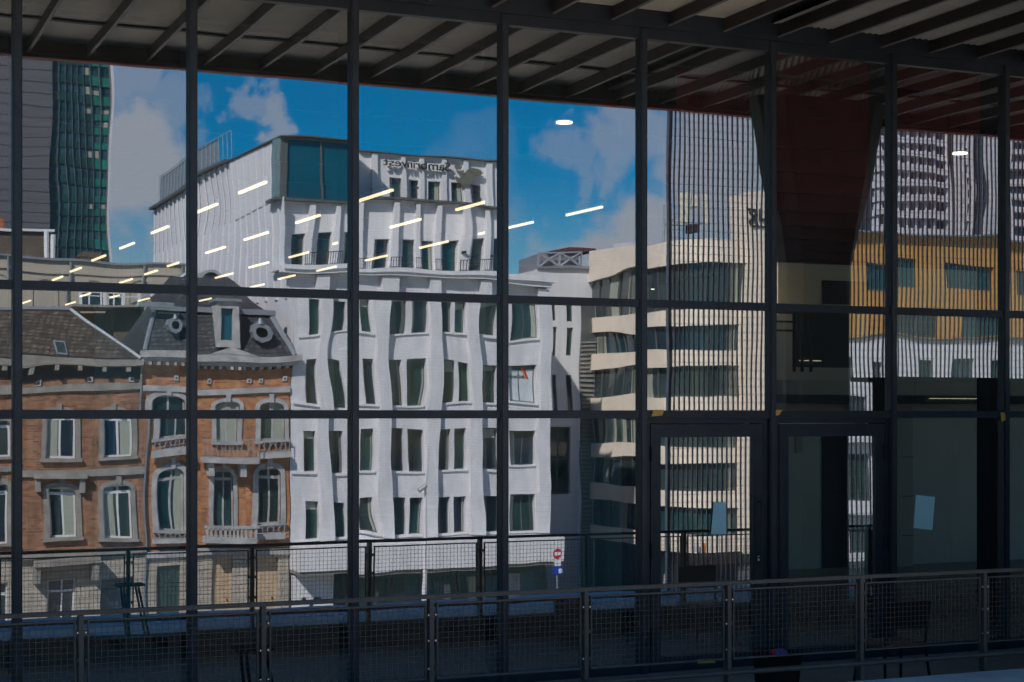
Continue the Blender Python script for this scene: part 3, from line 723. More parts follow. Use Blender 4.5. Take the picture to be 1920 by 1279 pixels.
def arched_window(b, px0, px1, py0, py1, rise_px, sur, sm, y, cur=None, tr=None, holes=None, fm=whitef):
    """py0 = springing row of the arch, py1 = bottom row"""
    x0, x1, zs, zb = b.X(px0), b.X(px1), b.Z(py0), b.Z(py1); rise = b.Z(py0 - rise_px) - zs; t = b.X(px0 + sur) - b.X(px0)
    fr = window(b.o, x0, x1, zb, zs + rise, y, fm, pane_m, 1, 0, .09, .14, cur, transom=(zs - .12 if tr else None))
    s = arch_surround('surround', b.o, x0, x1, zb, zs, rise, t, y, .07, sm, back=.10)
    box('keystone', s, (x0 + x1) / 2 - .11, (x0 + x1) / 2 + .11, y + .071, y + .15, zs + rise - .02, zs + rise + t + .18, sm)
    # masonry filling the corner above the arch inside the rectangular opening
    for sgn in (0, 1):
        P = arch_pts(x0, x1, zs, rise, 9); half = P[:5] if sgn == 0 else P[4:]
        corner = (x0, zs + rise + .002) if sgn == 0 else (x1, zs + rise + .002)
        prism('spandrel', s, [(a, y + .01, c) for a, c in half] + [(corner[0], y + .01, corner[1])], (0, -.12, 0), sm)
    box('sill', b.o, x0 - t - .05, x1 + t + .05, y + .001, y + .2, zb - .15, zb - .001, sm)
    return (x0, x1, zb, zs + rise)

# ---------- brick house, brown
a = B('brick_house', 80, 130, 'brown brick town house with grey stone trim and brown hipped roof', 'house', -150, 268)
wins = [(82, 136, 784, 857, 8, 9), (190, 240, 783, 857, 8, 9), (-28, 20, 784, 857, 8, 9), (-130, -80, 784, 857, 8, 9),
        (86, 136, 919, 1010, 7, 11), (191, 242, 918, 1012, 9, 9), (-28, 19, 919, 1012, 8, 9), (-130, -80, 919, 1012, 8, 9)]
hol = [(a.X(q[0]), a.X(q[1]), a.Z(q[3]), a.Z(q[2] - q[4])) for q in wins]
doors = [(85, 136, 1078, 1180), (186, 245, 1085, 1170), (-28, 22, 1090, 1180)]
x0, x1 = a.X(-190), a.X(266)
grid_wall('wall', a.o, x0, x1, a.Z(1038), a.Z(690), a.y, .5, hol, brickA, True)
hol2 = [(a.X(q[0]), a.X(q[1]), a.Z(q[3]), a.Z(q[2])) for q in doors]
grid_wall('ground_floor', a.o, x0, x1, GZ, a.Z(1038) - .002, a.y + .06, .56, hol2, rustic, True)
bL('core', a.o, x0 + .02, x1 - .02, 80.55, 91, GZ, a.Z(690), brickA)
for i, q in enumerate(wins): arched_window(a, *q, stoneA, a.y, cur=((.04, .46), (.55, .97), None, None, (.5, .96), (.05, .4), (.1, .6), None)[i], tr=True)
for i, q in enumerate(doors): window(a.o, a.X(q[0]), a.X(q[1]), a.Z(q[3]), a.Z(q[2]), a.y + .06, whitef if i != 1 else greyf, pane_m, 1, 0, .08, .2, transom=a.Z(q[2] + 22))
for pa, pb, dp, mm in ((1030, 1040, .28, stoneA), (878, 891, .16, stoneA), (722, 735, .14, stoneA), (676, 688, .5, stoneA)):
    box('string_course', a.o, x0, x1, a.y + .002, a.y + dp, a.Z(pb), a.Z(pa), mm)
box('frieze', a.o, x0, x1, a.y + .002, a.y + .05, a.Z(712), a.Z(689), iron)
for p in range(-140, 262, 47): box('modillion', a.o, a.X(p), a.X(p + 8), a.y + .052, a.y + .45, a.Z(699), a.Z(690), stoneA)
for p in (70, 166, 248, -26): 
    r = box('rosette', a.o, a.X(p - 5), a.X(p + 5), a.y + .003, a.y + .08, a.Z(720), a.Z(710), stoneB); box('vent_hole', r, a.X(p - 2), a.X(p + 2), a.y + .081, a.y + .09, a.Z(717), a.Z(713), iron)
for q in (wins[4],):
    hood = box('hood', a.o, a.X(56), a.X(156), a.y + .17, a.y + .5, a.Z(894), a.Z(884), stoneA)
    for p in (64, 148): box('console', a.o, a.X(p - 5), a.X(p + 5), a.y + .08, a.y + .36, a.Z(922), a.Z(895), stoneA)
bal = box('balcony_slab', a.o, a.X(56), a.X(178), a.y + .29, a.y + .9, a.Z(1052), a.Z(1042), stoneA)
for p in (62, 170): box('console', a.o, a.X(p - 6), a.X(p + 6), a.y + .07, a.y + .8, a.Z(1082), a.Z(1053), stoneA)
ze, zr = a.Z(675), a.Z(574)
ya, yb_ = a.y + .5, a.y - 11
XR0, XR1 = x0 - .2, a.X(262); rx0, rx1 = x0 + 2.0, a.X(150); ry0, ry1 = a.y - 2.6, a.y - 8
V = [(XR0, ya, ze), (XR1, ya, ze), (XR1, yb_, ze), (XR0, yb_, ze), (rx0, ry0, zr), (rx1, ry0, zr), (rx1, ry1, zr), (rx0, ry1, zr)]
rf = mesh('roof', a.o, V, [(0, 1, 5, 4), (1, 2, 6, 5), (2, 3, 7, 6), (3, 0, 4, 7), (4, 5, 6, 7), (3, 2, 1, 0)], slateA)
tube('hip_flashing', rf, V[1], V[5], .11, lead, 6); tube('ridge_flashing', rf, V[4], V[5], .12, lead, 6); tube('hip_flashing', rf, V[0], V[4], .11, lead, 6)
sl_d = (Vector((0, ry0, zr)) - Vector((0, ya, ze))).normalized(); sl_n = Vector((0, -sl_d.z, sl_d.y)) * (-1 if -sl_d.z < 0 else 1)
def on_roof(px, py, off):
    t = (a.Z(py) - ze) / (zr - ze); p = Vector((a.X(px), ya, ze)).lerp(Vector((a.X(px), ry0, zr)), t); return p + sl_n * off
sk = prism('skylight', rf, [on_roof(px, py, -.05) for px, py in ((98, 674), (121, 674), (121, 650), (98, 650))], sl_n * .16, lead)
prism('pane', sk, [on_roof(px, py, .112) for px, py in ((101, 671), (118, 671), (118, 653), (101, 653))], sl_n * .02, pane_m)

# ---------- brick house, orange with white trim
b = B('brick_house', 80, 405, 'orange brick town house with white trim, iron balconies and slate mansard roof', 'house', 268, 545)
wins = [(286, 343, 762, 826, 14, 10), (405, 450, 765, 828, 9, 8), (488, 532, 768, 828, 9, 8), (293, 340, 896, 986, 13, 10), (397, 438, 893, 988, 11, 9), (486, 526, 888, 984, 12, 9)]
hol = [(b.X(q[0]), b.X(q[1]), b.Z(q[3]), b.Z(q[2] - q[4])) for q in wins]
x0, x1 = b.X(266) + .02, b.X(543)
grid_wall('wall', b.o, x0, x1, b.Z(1040), b.Z(690), b.y, .5, hol, brickB)
doors = [(393, 432, 1050, 1180), (474, 522, 1050, 1180), (288, 332, 1060, 1150)]
hol2 = [(b.X(q[0]), b.X(q[1]), b.Z(q[3]), b.Z(q[2])) for q in doors]
grid_wall('ground_floor', b.o, x0, x1, GZ, b.Z(1040) - .002, b.y + .06, .56, hol2, rustic)
bL('core', b.o, x0 + .02, x1 - .02, 80.55, 90, GZ, b.Z(690), brickB)
for i, q in enumerate(wins): arched_window(b, *q, stoneB, b.y, cur=(None, (.02, .97), (.5, .95), (.6, .98), None, None)[i], tr=i > 2, fm=stoneB)
for i, q in enumerate(doors):
    xa1, xb1, za1, zb1 = hol2[i]
    dd = box('door', b.o, xa1, xb1, b.y - .25, b.y - .12, za1, zb1, door_tan if i < 2 else pane_m)
    if i < 2: box('handle', dd, xb1 - .25, xb1 - .2, b.y - .119, b.y - .06, za1 + 1.5, za1 + 1.6, iron)
box('belt_course', b.o, x0, x1, b.y + .002, b.y + .14, b.Z(741), b.Z(729), stoneB)
box('belt_course', b.o, x0, x1, b.y + .063, b.y + .22, b.Z(1044), b.Z(1032), stoneB)
box('cornice', b.o, x0 - .1, x1 + .3, b.y + .002, b.y + .7, b.Z(676), b.Z(663), stoneB)
box('cornice', b.o, x0 - .05, x1 + .2, b.y + .003, b.y + .5, b.Z(684), b.Z(676) - .003, stoneB)
for p in range(272, 542, 15): box('dentil', b.o, b.X(p), b.X(p + 6), b.y + .004, b.y + .38, b.Z(690), b.Z(684) - .003, stoneB)
for p in (330, 352, 391, 466, 488, 531):
    r = box('rosette', b.o, b.X(p - 4), b.X(p + 4), b.y + .003, b.y + .08, b.Z(718), b.Z(708), stoneB); box('vent_hole', r, b.X(p - 1.5), b.X(p + 1.5), b.y + .081, b.y + .09, b.Z(715), b.Z(711), iron)
zt = b.Z(663) + .002
prism('pediment', b.o, [(b.X(388), b.y + .72, zt), (b.X(478), b.y + .72, zt), (b.X(433), b.y + .72, b.Z(650))], (0, -.5, 0), stoneB)
# mansard
ze, zr = zt, b.Z(580)
V = [(x0 + .1, b.y + .25, ze), (x1 - .02, b.y + .25, ze), (b.X(516), b.y - 1.2, zr), (b.X(298), b.y - 1.2, zr), (b.X(470), b.y - 4.5, zr + 1.9), (b.X(350), b.y - 4.5, zr + 1.9), (x0 + .1, b.y - 9, ze), (x1 - .02, b.y - 9, ze)]
ms = mesh('mansard_roof', b.o, V, [(0, 1, 2, 3), (3, 2, 4, 5), (1, 7, 4, 2), (6, 0, 3, 5), (7, 6, 5, 4), (0, 6, 7, 1)], slateB)
tube('hip_flashing', ms, V[1], V[2], .12, lead, 6); tube('hip_flashing', ms, V[0], V[3], .12, lead, 6)
box('roof_trim', ms, b.X(290), b.X(522), b.y - 1.35, b.y - .95, zr - .10, zr + .14, lead)
box('roof_trim', ms, b.X(262), b.X(330), b.y - .6, b.y - .3, b.Z(580), b.Z(570), lead)
dm = grid_wall('dormer', b.o, b.X(402), b.X(450), b.Z(650), b.Z(566), b.y + .25, 1.6, [(b.X(410), b.X(437), b.Z(636), b.Z(577))], stoneB)
box('pane', dm, b.X(409), b.X(438), b.y - .05, b.y - .01, b.Z(637), b.Z(576), pane_b); box('dormer_cap', dm, b.X(397), b.X(455), b.y - 1.4, b.y + .4, b.Z(566) + .002, b.Z(561), lead)
for p, py, rr in ((328, 617, 14), (490, 618, 15)):
    c = Vector((b.X(p), b.y + .05, b.Z(py))); ro = b.X(p + rr) - b.X(p); ri = ro * .55; n = 20; v, f = [], []
    for k in range(n):
        t_ = 2 * math.pi * k / n; w_ = 1 + .07 * math.cos(8 * t_)
        for r_, yy in ((ri, .12), (ro * w_, .12), (ro * w_, -1.0), (ri, -.3)): v.append((c.x + r_ * math.cos(t_), c.y + yy, c.z + r_ * 1.12 * math.sin(t_)))
    for k in range(n):
        j = (k + 1) % n
        f += [(4 * k + s, 4 * j + s, 4 * j + (s + 1) % 4, 4 * k + (s + 1) % 4) for s in range(3)]
    oc = mesh('oculus', b.o, v, f, lead)
    tube('pane', oc, (c.x, c.y - .25, c.z), (c.x, c.y - .2, c.z), ri * 1.15, darkvoid, 18)
    tube('finial', oc, (c.x, c.y + .05, c.z + ro), (c.x, c.y + .05, c.z + ro * 1.7), .14, lead, 8, .05)
box('chimney', ms, b.X(534), b.X(546), b.y - 4, b.y - 2.6, b.Z(690), b.Z(602), brickB)
box('drainpipe', b.o, b.X(265), b.X(268), b.y + .10, b.y + .2, GZ, b.Z(690), lead)
def iron_rail(parent, x0, x1, z0, z1, y):
    iron = galv; r = grid_wall('iron_railing', parent, x0, x1, z0, z1, y, .03, [(x0 + .03, x1 - .03, z0 + .04, z1 - .05)], iron)
    n = max(3, int((x1 - x0) / .22))
    for k in range(1, n): 
        xx = x0 + (x1 - x0) * k / n; box('baluster', r, xx - .013, xx + .013, y - .026, y - .004, z0 + .041, z1 - .051, iron)
        s = 1 if k % 2 else -1; hb = (x1 - x0) / n * .92; zz = (z1 - z0) * .45
        prism('scroll', r, [(xx - hb * .5, y - .01, z0 + .1 + (zz if s > 0 else 0)), (xx - hb * .5 + .035, y - .01, z0 + .1 + (zz if s > 0 else 0)), (xx + hb * .5, y - .01, z0 + .1 + (0 if s > 0 else zz)), (xx + hb * .5 - .035, y - .01, z0 + .1 + (0 if s > 0 else zz))], (0, -.012, 0), iron)
for pa, pb, s0, s1, r1, dp in ((276, 352, 849, 862, 826, .45), (370, 480, 858, 868, 824, .9), (482, 541, 850, 860, 824, .45), (278, 350, 1004, 1014, 985, .45), (480, 532, 1000, 1012, 978, .45)):
    box('balcony_slab', b.o, b.X(pa), b.X(pb), b.y + .21, b.y + dp, b.Z(s1), b.Z(s0), stoneB)
    iron_rail(b.o, b.X(pa) + .05, b.X(pb) - .05, b.Z(s0) + .01, b.Z(r1), b.y + dp - .06)
sb = box('balcony_slab', b.o, b.X(372), b.X(476), b.y + .21, b.y + 1.0, b.Z(1020), b.Z(1006), stoneB)
box('parapet_rail', b.o, b.X(372), b.X(476), b.y + .8, b.y + .98, b.Z(988), b.Z(982), stoneB)
for p in range(374, 476, 9): box('baluster', b.o, b.X(p), b.X(p + 4), b.y + .82, b.y + .94, b.Z(1006) + .002, b.Z(988) - .002, stoneB)
for pa in (383, 450): box('console', b.o, b.X(pa), b.X(pa + 10), b.y + .08, b.y + .7, b.Z(892), b.Z(869), stoneB)

# ---------- white office block
o_ = B('office_block', 80, 790, 'white office block with vertical ribs, dark sign letters and teal glass corner', 'office building', 545, 1028)
X, Z, y = o_.X, o_.Z, o_.y; P = o_.o
cols = [(572, 596), (624, 650), (682, 707), (738, 763), (770, 796), (825, 849), (857, 881), (912, 938), (956, 1004)]
rows = [(562, 628), (680, 758), (808, 878), (932, 1005)]
hol = [(X(c0), X(c1), Z(r1), Z(r0)) for c0, c1 in cols for r0, r1 in rows]
xl, xr = X(545), X(1026)
grid_wall('wall', P, xl, xr, Z(1060), Z(516), y, .45, hol, white_r)
bL('core', P, xl + .02, xr - .02, 80.5, 115, GZ, Z(516), white_p)
rn = random.Random(3)
for (c0, c1) in cols:
    for (r0, r1) in rows:
        q = rn.random(); cu = None if q < .35 else ((0, rn.uniform(.15, .3)) if q < .68 else (rn.uniform(.72, .86), 1.0))
        wd = window(P, X(c0), X(c1), Z(r1), Z(r0), y, greyf, pane_m, 1 if c1 - c0 > 40 else 0, 0, .05, .28, cu)
        if rn.random() < .25: box('blind', wd, X(c0) + .06, X(c1) - .06, y - .303, y - .294, Z(r0 + rn.uniform(6, 18)), Z(r0) - .05, curtain)
for r0, r1 in rows:
    for pa, pb in ((548, 597), (622, 711), (738, 797), (822, 884), (908, 1005)):
        box('sill', P, X(pa), X(pb), y + .001, y + .09, Z(r1 + 4), Z(r1) - .004, white_p)
for pa, pb in ((598, 621), (713, 736), (799, 821), (886, 907), (1006, 1026)):
    box('pilaster', P, X(pa), X(pb), y + .002, y + .38, Z(1010), Z(524), white_r)
box('cornice', P, xl - .35, xr + .3, y - 2.5, y + .6, Z(516) + .003, Z(508), white_p)
box('cornice', P, xl - .5, xr + .1, y + .003, y + .5, Z(522), Z(516), white_p)
# shop level
box('shop_canopy', P, xl, xr + .15, y + .46, y + 1.7, Z(1058), Z(1014), white_p); box('shop_canopy_fill', P, xl, xr, y + .003, y + .458, Z(1058), Z(1012), white_p)
box('shop_soffit', P, xl, xr + .1, y + .1, y + 1.6, Z(1064), Z(1058) - .002, stoneA)
lw = box('logo_wall', P, xl, X(618), y + .3, y + .55, GZ, Z(1068), white_p)
arc = [(R(60 + 12 * k)) for k in range(20)]; c = Vector((X(590), y + .552, Z(1121))); ro, ri = X(604) - X(590), X(599) - X(590)
v = [(c.x + r * math.cos(t), c.y + q, c.z + r * math.sin(t)) for t in arc for r, q in ((ri, 0), (ro, 0), (ro, .03), (ri, .03))]
f = [(4 * k + s, 4 * k + (s + 1) % 4, 4 * k + 4 + (s + 1) % 4, 4 * k + 4 + s) for k in range(len(arc) - 1) for s in range(4)]
mesh('logo_ring', lw, [((p[0]), p[1], p[2]) for p in v], f, letters_m) if False else mesh('logo_ring', P, v, f, letters_m)
tube('logo_dot', P, (X(566), y + .552, Z(1109)), (X(566), y + .58, Z(1109)), X(570) - X(566), letters_m, 14)
for pa, pb in ((620, 668), (672, 735), (738, 795), (800, 862), (866, 925), (928, 1024)):
    w_ = window(P, X(pa), X(pb), GZ + .2, Z(1066), y + .2, greyf, shopg, 1, 0, .07, .25)
    for q in range(2):
        xa2 = X(pa + 4) + (X(pb) - X(pa)) * rn.uniform(0, .7); box('poster', w_, xa2, xa2 + rn.uniform(.4, 1.1), y - .07, y - .058, Z(1130), Z(1078 + rn.uniform(0, 30)), rn.choice([curtain, stoneB, mat('shop_green', (.10, .22, .14), .6), mat('shop_dark', (.02, .03, .035), .4), mat('shop_teal', (.05, .16, .16), .5)]))
box('leaning_pole', P, X(638), X(640.5), y + .7, y + .76, GZ, Z(1072), wood_m)
# upper set-back storey
ly2 = 81.2; y2 = D - ly2
xu = X(940); 
up = [(552, 576), (598, 621), (644, 666), (700, 723), (744, 768), (786, 811), (829, 855), (872, 892), (915, 933)]
hol = [(PX(c0, ly2), PX(c1, ly2), Z(502), Z(440)) for c0, c1 in up]
grid_wall('upper_wall', P, xl + .05, xu, Z(508) + .003, Z(379), y2, .45, hol, white_p)
for c0, c1 in up:
    window(P, PX(c0, ly2), PX(c1, ly2), Z(502), Z(440), y2, greyf, pane_m, 0, 0, .05, .25, None if rn.random() < .5 else ((0, .3) if rn.random() < .5 else (.68, 1)))
for k, p in enumerate((576, 622, 668, 724, 769, 812, 856, 894, 934)):
    box('rib', P, PX(p + 1, ly2), PX(p + 10, ly2), y2 + .002, y2 + .30, Z(500), Z(384), white_p)
bL('upper_core', P, xl + .06, xu - .02, ly2 + .46, 115, Z(508), Z(379), white_p)
for a0, a1 in ((575, 640), (668, 700), (724, 744), (768, 786), (812, 829), (856, 940)):
    r = grid_wall('roof_railing', P, PX(a0, 80.2), PX(a1, 80.2), Z(507), Z(482), D - 80.2 + .3, .03, [(PX(a0, 80.2) + .03, PX(a1, 80.2) - .03, Z(506), Z(483.5))], iron)
    nb2 = max(2, int((a1 - a0) / 4))
    for k in range(1, nb2): 
        xx = PX(a0 + (a1 - a0) * k / nb2, 80.2); box('baluster', r, xx - .012, xx + .012, D - 80.2 + .274, D - 80.2 + .296, Z(506) + .001, Z(483.5) - .001, iron)
box('eaves', P, xl - .4, xu + .35, y2 - 1.5, y2 + .42, Z(379) + .003, Z(375), greyf)
# top storey: teal glass box and sign wall
ly3 = 82.6; y3 = D - ly3
grid_wall('corner_frame', P, PX(531, 81), PX(664, 81), Z(375) + .004, Z(264), D - 81, .2, [(PX(543, 81), PX(599, 81), Z(373), Z(270)), (PX(602, 81), PX(660, 81), Z(373), Z(270))], greyf)
box('corner_glass', P, PX(543, 81), PX(661, 81), D - 81.2, D - 81.12, Z(374), Z(269), pane_b)
box('corner_core', P, PX(532, 81), PX(664, 81) - .05, D - 92, D - 81.25, Z(375) + .005, Z(266), white_p)
box('corner_side', P, PX(531, 81) - .14, PX(531, 81) - .003, D - 82.0, D - 81.01, Z(375) + .005, Z(265), mat('pale_side_glass', (.20, .27, .26), .2))
tw = [(720, 741), (757, 779), (799, 822), (842, 861), (875, 895)]
sx0, sx1 = PX(666, ly3), PX(925, ly3)
hol = [(PX(c0, ly3), PX(c1, ly3), Z(386), Z(326)) for c0, c1 in tw]
grid_wall('top_wall', P, sx0, sx1, Z(375) + .004, Z(274), y3, .4, [h for h in [(q[0], q[1], max(q[2], Z(374)), q[3]) for q in hol]], white_p)
for c0, c1 in tw: window(P, PX(c0, ly3), PX(c1, ly3), Z(375) + .02, Z(326), y3, greyf, pane_m, 0, 0, .05, .22, (0.0, .35) if rn.random() < .6 else (.6, 1))
for p in (690, 741, 781, 823, 862, 905): box('rib', P, PX(p, ly3), PX(p + 9, ly3), y3 + .002, y3 + .18, Z(372), Z(276), white_p)
bL('top_core', P, sx0 + .02, sx1 - .02, ly3 + .41, 95, Z(375), Z(274), white_p)
box('roof_edge', P, PX(528, 80.8), PX(666, 81), D - 92, D - 80.7, Z(264) + .004, Z(261.5), greyf); box('roof_edge', P, sx0 + .1, sx1 + .2, D - 92, y3 + .3, Z(274) + .004, Z(271.5), greyf) if True else box('roof_edge', P, 0, 1, 0, 1, Z(264) + .004, Z(261.5), greyf)
box('glass_screen', P, sx1 + .1, sx1 + .55, y3 - .1, y3 - .05, Z(375) + .004, Z(277), mat('pale_screen', (.30, .42, .55), .25))
lettering(P, 'Sambrinvest', PX(838, ly3), y3 + .30, Z(304), (Z(284) - Z(304)) * 1.3, letters_m, .05, 1.12)
# emblem beside the letters: a broad sweep with a disc
em = [(898, 302), (890, 294), (876, 292), (866, 299), (860, 310), (853, 318), (846, 314), (848, 325), (858, 333), (868, 331), (876, 321), (884, 309), (892, 308)]
prism('emblem', P, [(PX(q, ly3), y3 + .30, Z(r)) for q, r in em], (0, -.06, 0), emblem_m)
tube('emblem_disc', P, (PX(851, ly3), y3 + .26, Z(293)), (PX(851, ly3), y3 + .30, Z(293)), PX(857, ly3) - PX(851, ly3), emblem_m, 16)
prism('emblem_stroke', P, [(PX(q, ly3), y3 + .30, Z(r)) for q, r in ((846, 296), (850, 301), (858, 306), (864, 305), (860, 312), (850, 308))], (0, -.04, 0), emblem_m)
# ribbed flank running back from the street
xf = xl
zt_ = Z(264)
bL('flank_wall', P, xf + .001, xf + .04, 92.1, 115, Z(508), zt_ - .02, white_rib); bL('flank_core', P, xf + .041, xf + 9, 95.05, 114.9, Z(379) + .05, zt_ - .1, white_p)
bL('flank_wall', P, xf - .03, xf + .04, 81.7, 92.05, Z(375) + .005, zt_ - .02, white_rib)
for k in range(24):
    L_ = 81.3 + k * 1.44
    bL('flank_rib', P, xf - .10, xf - .034, L_, L_ + .34, Z(560), zt_ - .03, white_rib)
bL('flank_sheet', P, xf - .03, xf - .002, 80.6, 115, Z(700), Z(375) - .0, white_rib)
bL('flank_coping', P, xf - .4, xf + .3, 92, 115.2, zt_, zt_ + .18, greyf)
for k in range(20):
    L_ = 93 + k * 1.15; bL('roof_fence_post', P, xf + .3, xf + .34, L_, L_ + .04, zt_ + .18, zt_ + 2.4, galv)
bL('roof_fence_rail', P, xf + .3, xf + .34, 93, 115, zt_ + 2.402, zt_ + 2.45, galv)
bL('roof_fence_screen', P, xf + .42, xf + .44, 97, 115, zt_ + .2, zt_ + 2.35, mat('fence_screen', (.22, .27, .33), .6))
lettering(P, '/', X(996), y - .27, Z(712), 1.0, red_p, .01); lettering(P, '/', X(993), y - .27, Z(710), 1.0, orange_p, .01)
poster = box('window_print', P, X(957), X(1003), y - .30, y - .29, Z(757), Z(690), mat('print_grey', (.56, .60, .62), .6)); lettering(P, 'sdworx', X(990), y - .268, Z(711), .40, letters_m, .01)
for p, py in ((642, 465), (856, 461), (904, 471), (910, 470), (770, 350), (871, 358), (884, 362)): box('wall_lamp', P, PX(p, ly2), PX(p + 3, ly2), y2 + .31, y2 + .5, Z(py + 5), Z(py), iron)

# ---------- narrow white building set back
n_ = B('narrow_building', 94, 1070, 'narrow white rendered building with slit windows between the office and the cream block', 'building', 1025, 1112)
X, Z, y, P = n_.X, n_.Z, n_.y, n_.o
sl_ = [(1034, 1042), (1061, 1073)]; rw = [(548, 606), (616, 668), (706, 770)]
hol = [(X(a_), X(b_), Z(r1), Z(r0)) for a_, b_ in sl_ for r0, r1 in rw] + [(X(1024), X(1070), Z(930), Z(800))]
grid_wall('wall', P, X(1010), X(1113), GZ, Z(506), y, .4, hol, white_p)
bL('core', P, X(1010) + .02, X(1113), 94.45, 106, GZ, Z(508), white_p)
for h in hol[:-1]: window(P, *h, y, greyf, pane_m, 0, 0, .06, .2)
window(P, *hol[-1], y, greyf, pane_m, 1, 1, .1, .3)
lv = box('louvre_panel', P, X(1089), X(1110), y + .002, y + .05, GZ, Z(570), greyf)
for k in range(60): box('louvre', P, X(1090), X(1109), y + .052, y + .12, GZ + .3 + k * .26, GZ + .42 + k * .26, stoneA)
box('coping', P, X(1010), X(1114), y - .3, y + .12, Z(506) + .003, Z(503), lead)
rp = thing('roof_plant', (X(1075), y - 4, Z(503)), 'grey and dark red plant room with cross braced frame on the narrow white roof', 'plant room')
zc0 = Z(502)
grid_wall('brace_screen', rp, X(1029), X(1112), zc0, Z(474), y - 1.5, .1, [(X(1032), X(1068), Z(499), Z(477)), (X(1072), X(1109), Z(499), Z(477))], galv)
for pa in (1032, 1072): 
    for s in (0, 1):
        p0 = (X(pa if s else pa + 37), y - 1.52, Z(499)); p1 = (X(pa + 37 if s else pa), y - 1.52, Z(477)); tube('brace', rp, p0, p1, .07, galv, 6)
prism('plant_roof', rp, [(X(1050), y - 5, Z(474)), (X(1145), y - 5, Z(474)), (X(1140), y - 5, Z(466)), (X(1090), y - 5, Z(464)), (X(1058), y - 5, Z(470))], (0, 3.2, 0), mat('plant_red', (.10, .03, .03), .7))
box('plant_box', rp, X(1036), X(1112), y - 5, y - 2, zc0, Z(476), lead)

# ---------- cream block with rounded corner and ribbon windows
c_ = B('cream_block', 82, 1300, 'cream stone block with ribbon windows, rounded corner and tall stair core', 'office building', 1112, 1435)
X, Z, P = c_.X, c_.Z, c_.o
XW = 45.75; plan = [(XW, 94), (XW, 90), (XW, 87), (XW, 85.5)]
for k in range(1, 8): t = math.pi / 2 * k / 8; plan.append((XW + 2.6 * (1 - math.cos(t)), 85.5 - 3.5 * math.sin(t)))
plan += [(XW + 2.6, 82), (X(1384), 82)]
bands = [(492, 446), (608, 578), (688, 656), (772, 740), (870, 838), (955, 925), (1040, 1006)]
for i, (pb, pa) in enumerate(bands): ribbon('spandrel', P, plan, Z(pb), Z(pa), .35, cream)
for k in range(len(bands) - 1):
    z1, z0 = Z(bands[k][0]), Z(bands[k + 1][1])
    ins = [(x_ + .28, l_ + .28) for x_, l_ in plan]
    rb = ribbon('ribbon_window', P, ins, z0 + .003, z1 - .003, .1, pane_m)
    acc_ = 0
    for (x0_, l0_), (x1_, l1_) in zip(ins[:-1], ins[1:]):
        seg = math.hypot(x1_ - x0_, l1_ - l0_); n__ = max(1, int(seg / 1.2))
        for q in range(n__):
            t = q / n__; xx, lz = x0_ + (x1_ - x0_) * t, l0_ + (l1_ - l0_) * t
            if acc_ % 2 == 0 or seg > 1.2: bL('mullion', P, xx - .09, xx - .02, lz - .09, lz - .02, z0 + .004, z1 - .004, greyf)
            acc_ += 1
    for q in range(4):
        lz = rn.uniform(86, 93); bL('curtain', P, XW + .255, XW + .275, lz, lz + rn.uniform(.4, 1.2), z0 + .01, z1 - .01, curtain)
    for q in range(3):
        xx = rn.uniform(XW + 2.8, X(1370)); bL('curtain', P, xx, xx + rn.uniform(.15, .5), 82.25, 82.275, z0 + .01, z1 - .01, curtain)
mesh('roof', P, [(x_ + .1, D - l_ - .1, Z(448)) for x_, l_ in plan] + [(X(1384), D - 94, Z(448))], [tuple(range(len(plan) + 1))], lead)
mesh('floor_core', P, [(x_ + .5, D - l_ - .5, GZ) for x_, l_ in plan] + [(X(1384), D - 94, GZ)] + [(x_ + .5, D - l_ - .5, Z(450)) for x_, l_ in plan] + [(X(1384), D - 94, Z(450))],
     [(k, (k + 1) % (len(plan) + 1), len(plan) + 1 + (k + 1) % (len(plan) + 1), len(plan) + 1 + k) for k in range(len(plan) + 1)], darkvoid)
core = bL('stair_core', P, X(1384) + .003, X(1452), 81.4, 83.3, GZ, Z(356), cream)
bL('core_fin', P, X(1436), X(1446), 80.4, 81.398, GZ, Z(460), cream)
lettering(P, 'ug', X(1426), D - 81.4 + .05, Z(408), 1.55, letters_m, .06); box('letter_bar', P, X(1390), X(1424), D - 81.4 + .003, D - 81.4 + .08, Z(418.5), Z(416), letters_m)
# shop at street level with posters and dark awning
bL('shop_glass', P, XW + 2.7, X(1384), 82.3, 82.4, GZ, Z(1042), pane_m); bL('shop_side', P, XW + .3, XW + .4, 84.5, 93.5, GZ, Z(1042), pane_m)
aw = prism('awning', P, [(X(1262), D - 81.95, Z(1038)), (X(1262), D - 81.95, Z(1052)), (X(1262), D - 79.8, Z(1060)), (X(1262), D - 79.8, Z(1054))], (X(1425) - X(1262), 0, 0), black_p)
for p, wd, m_ in ((1305, 8, white_s), (1318, 7, orange_p), (1330, 9, white_s), (1343, 8, stoneB), (1355, 9, white_s), (1385, 12, cream), (1400, 8, blue_p)):
    bL('poster', P, X(p), X(p + wd), 82.24, 82.29, Z(1036 + 1), Z(1019 + rn.uniform(-2, 5)), m_)
for p, m_ in ((1245, cream), (1372, cream), (1290, white_s)): bL('poster', P, X(p), X(p + 10), 81.3 if p == 1372 else 82.1, 81.35 if p == 1372 else 82.2, Z(1094), Z(1074), m_)
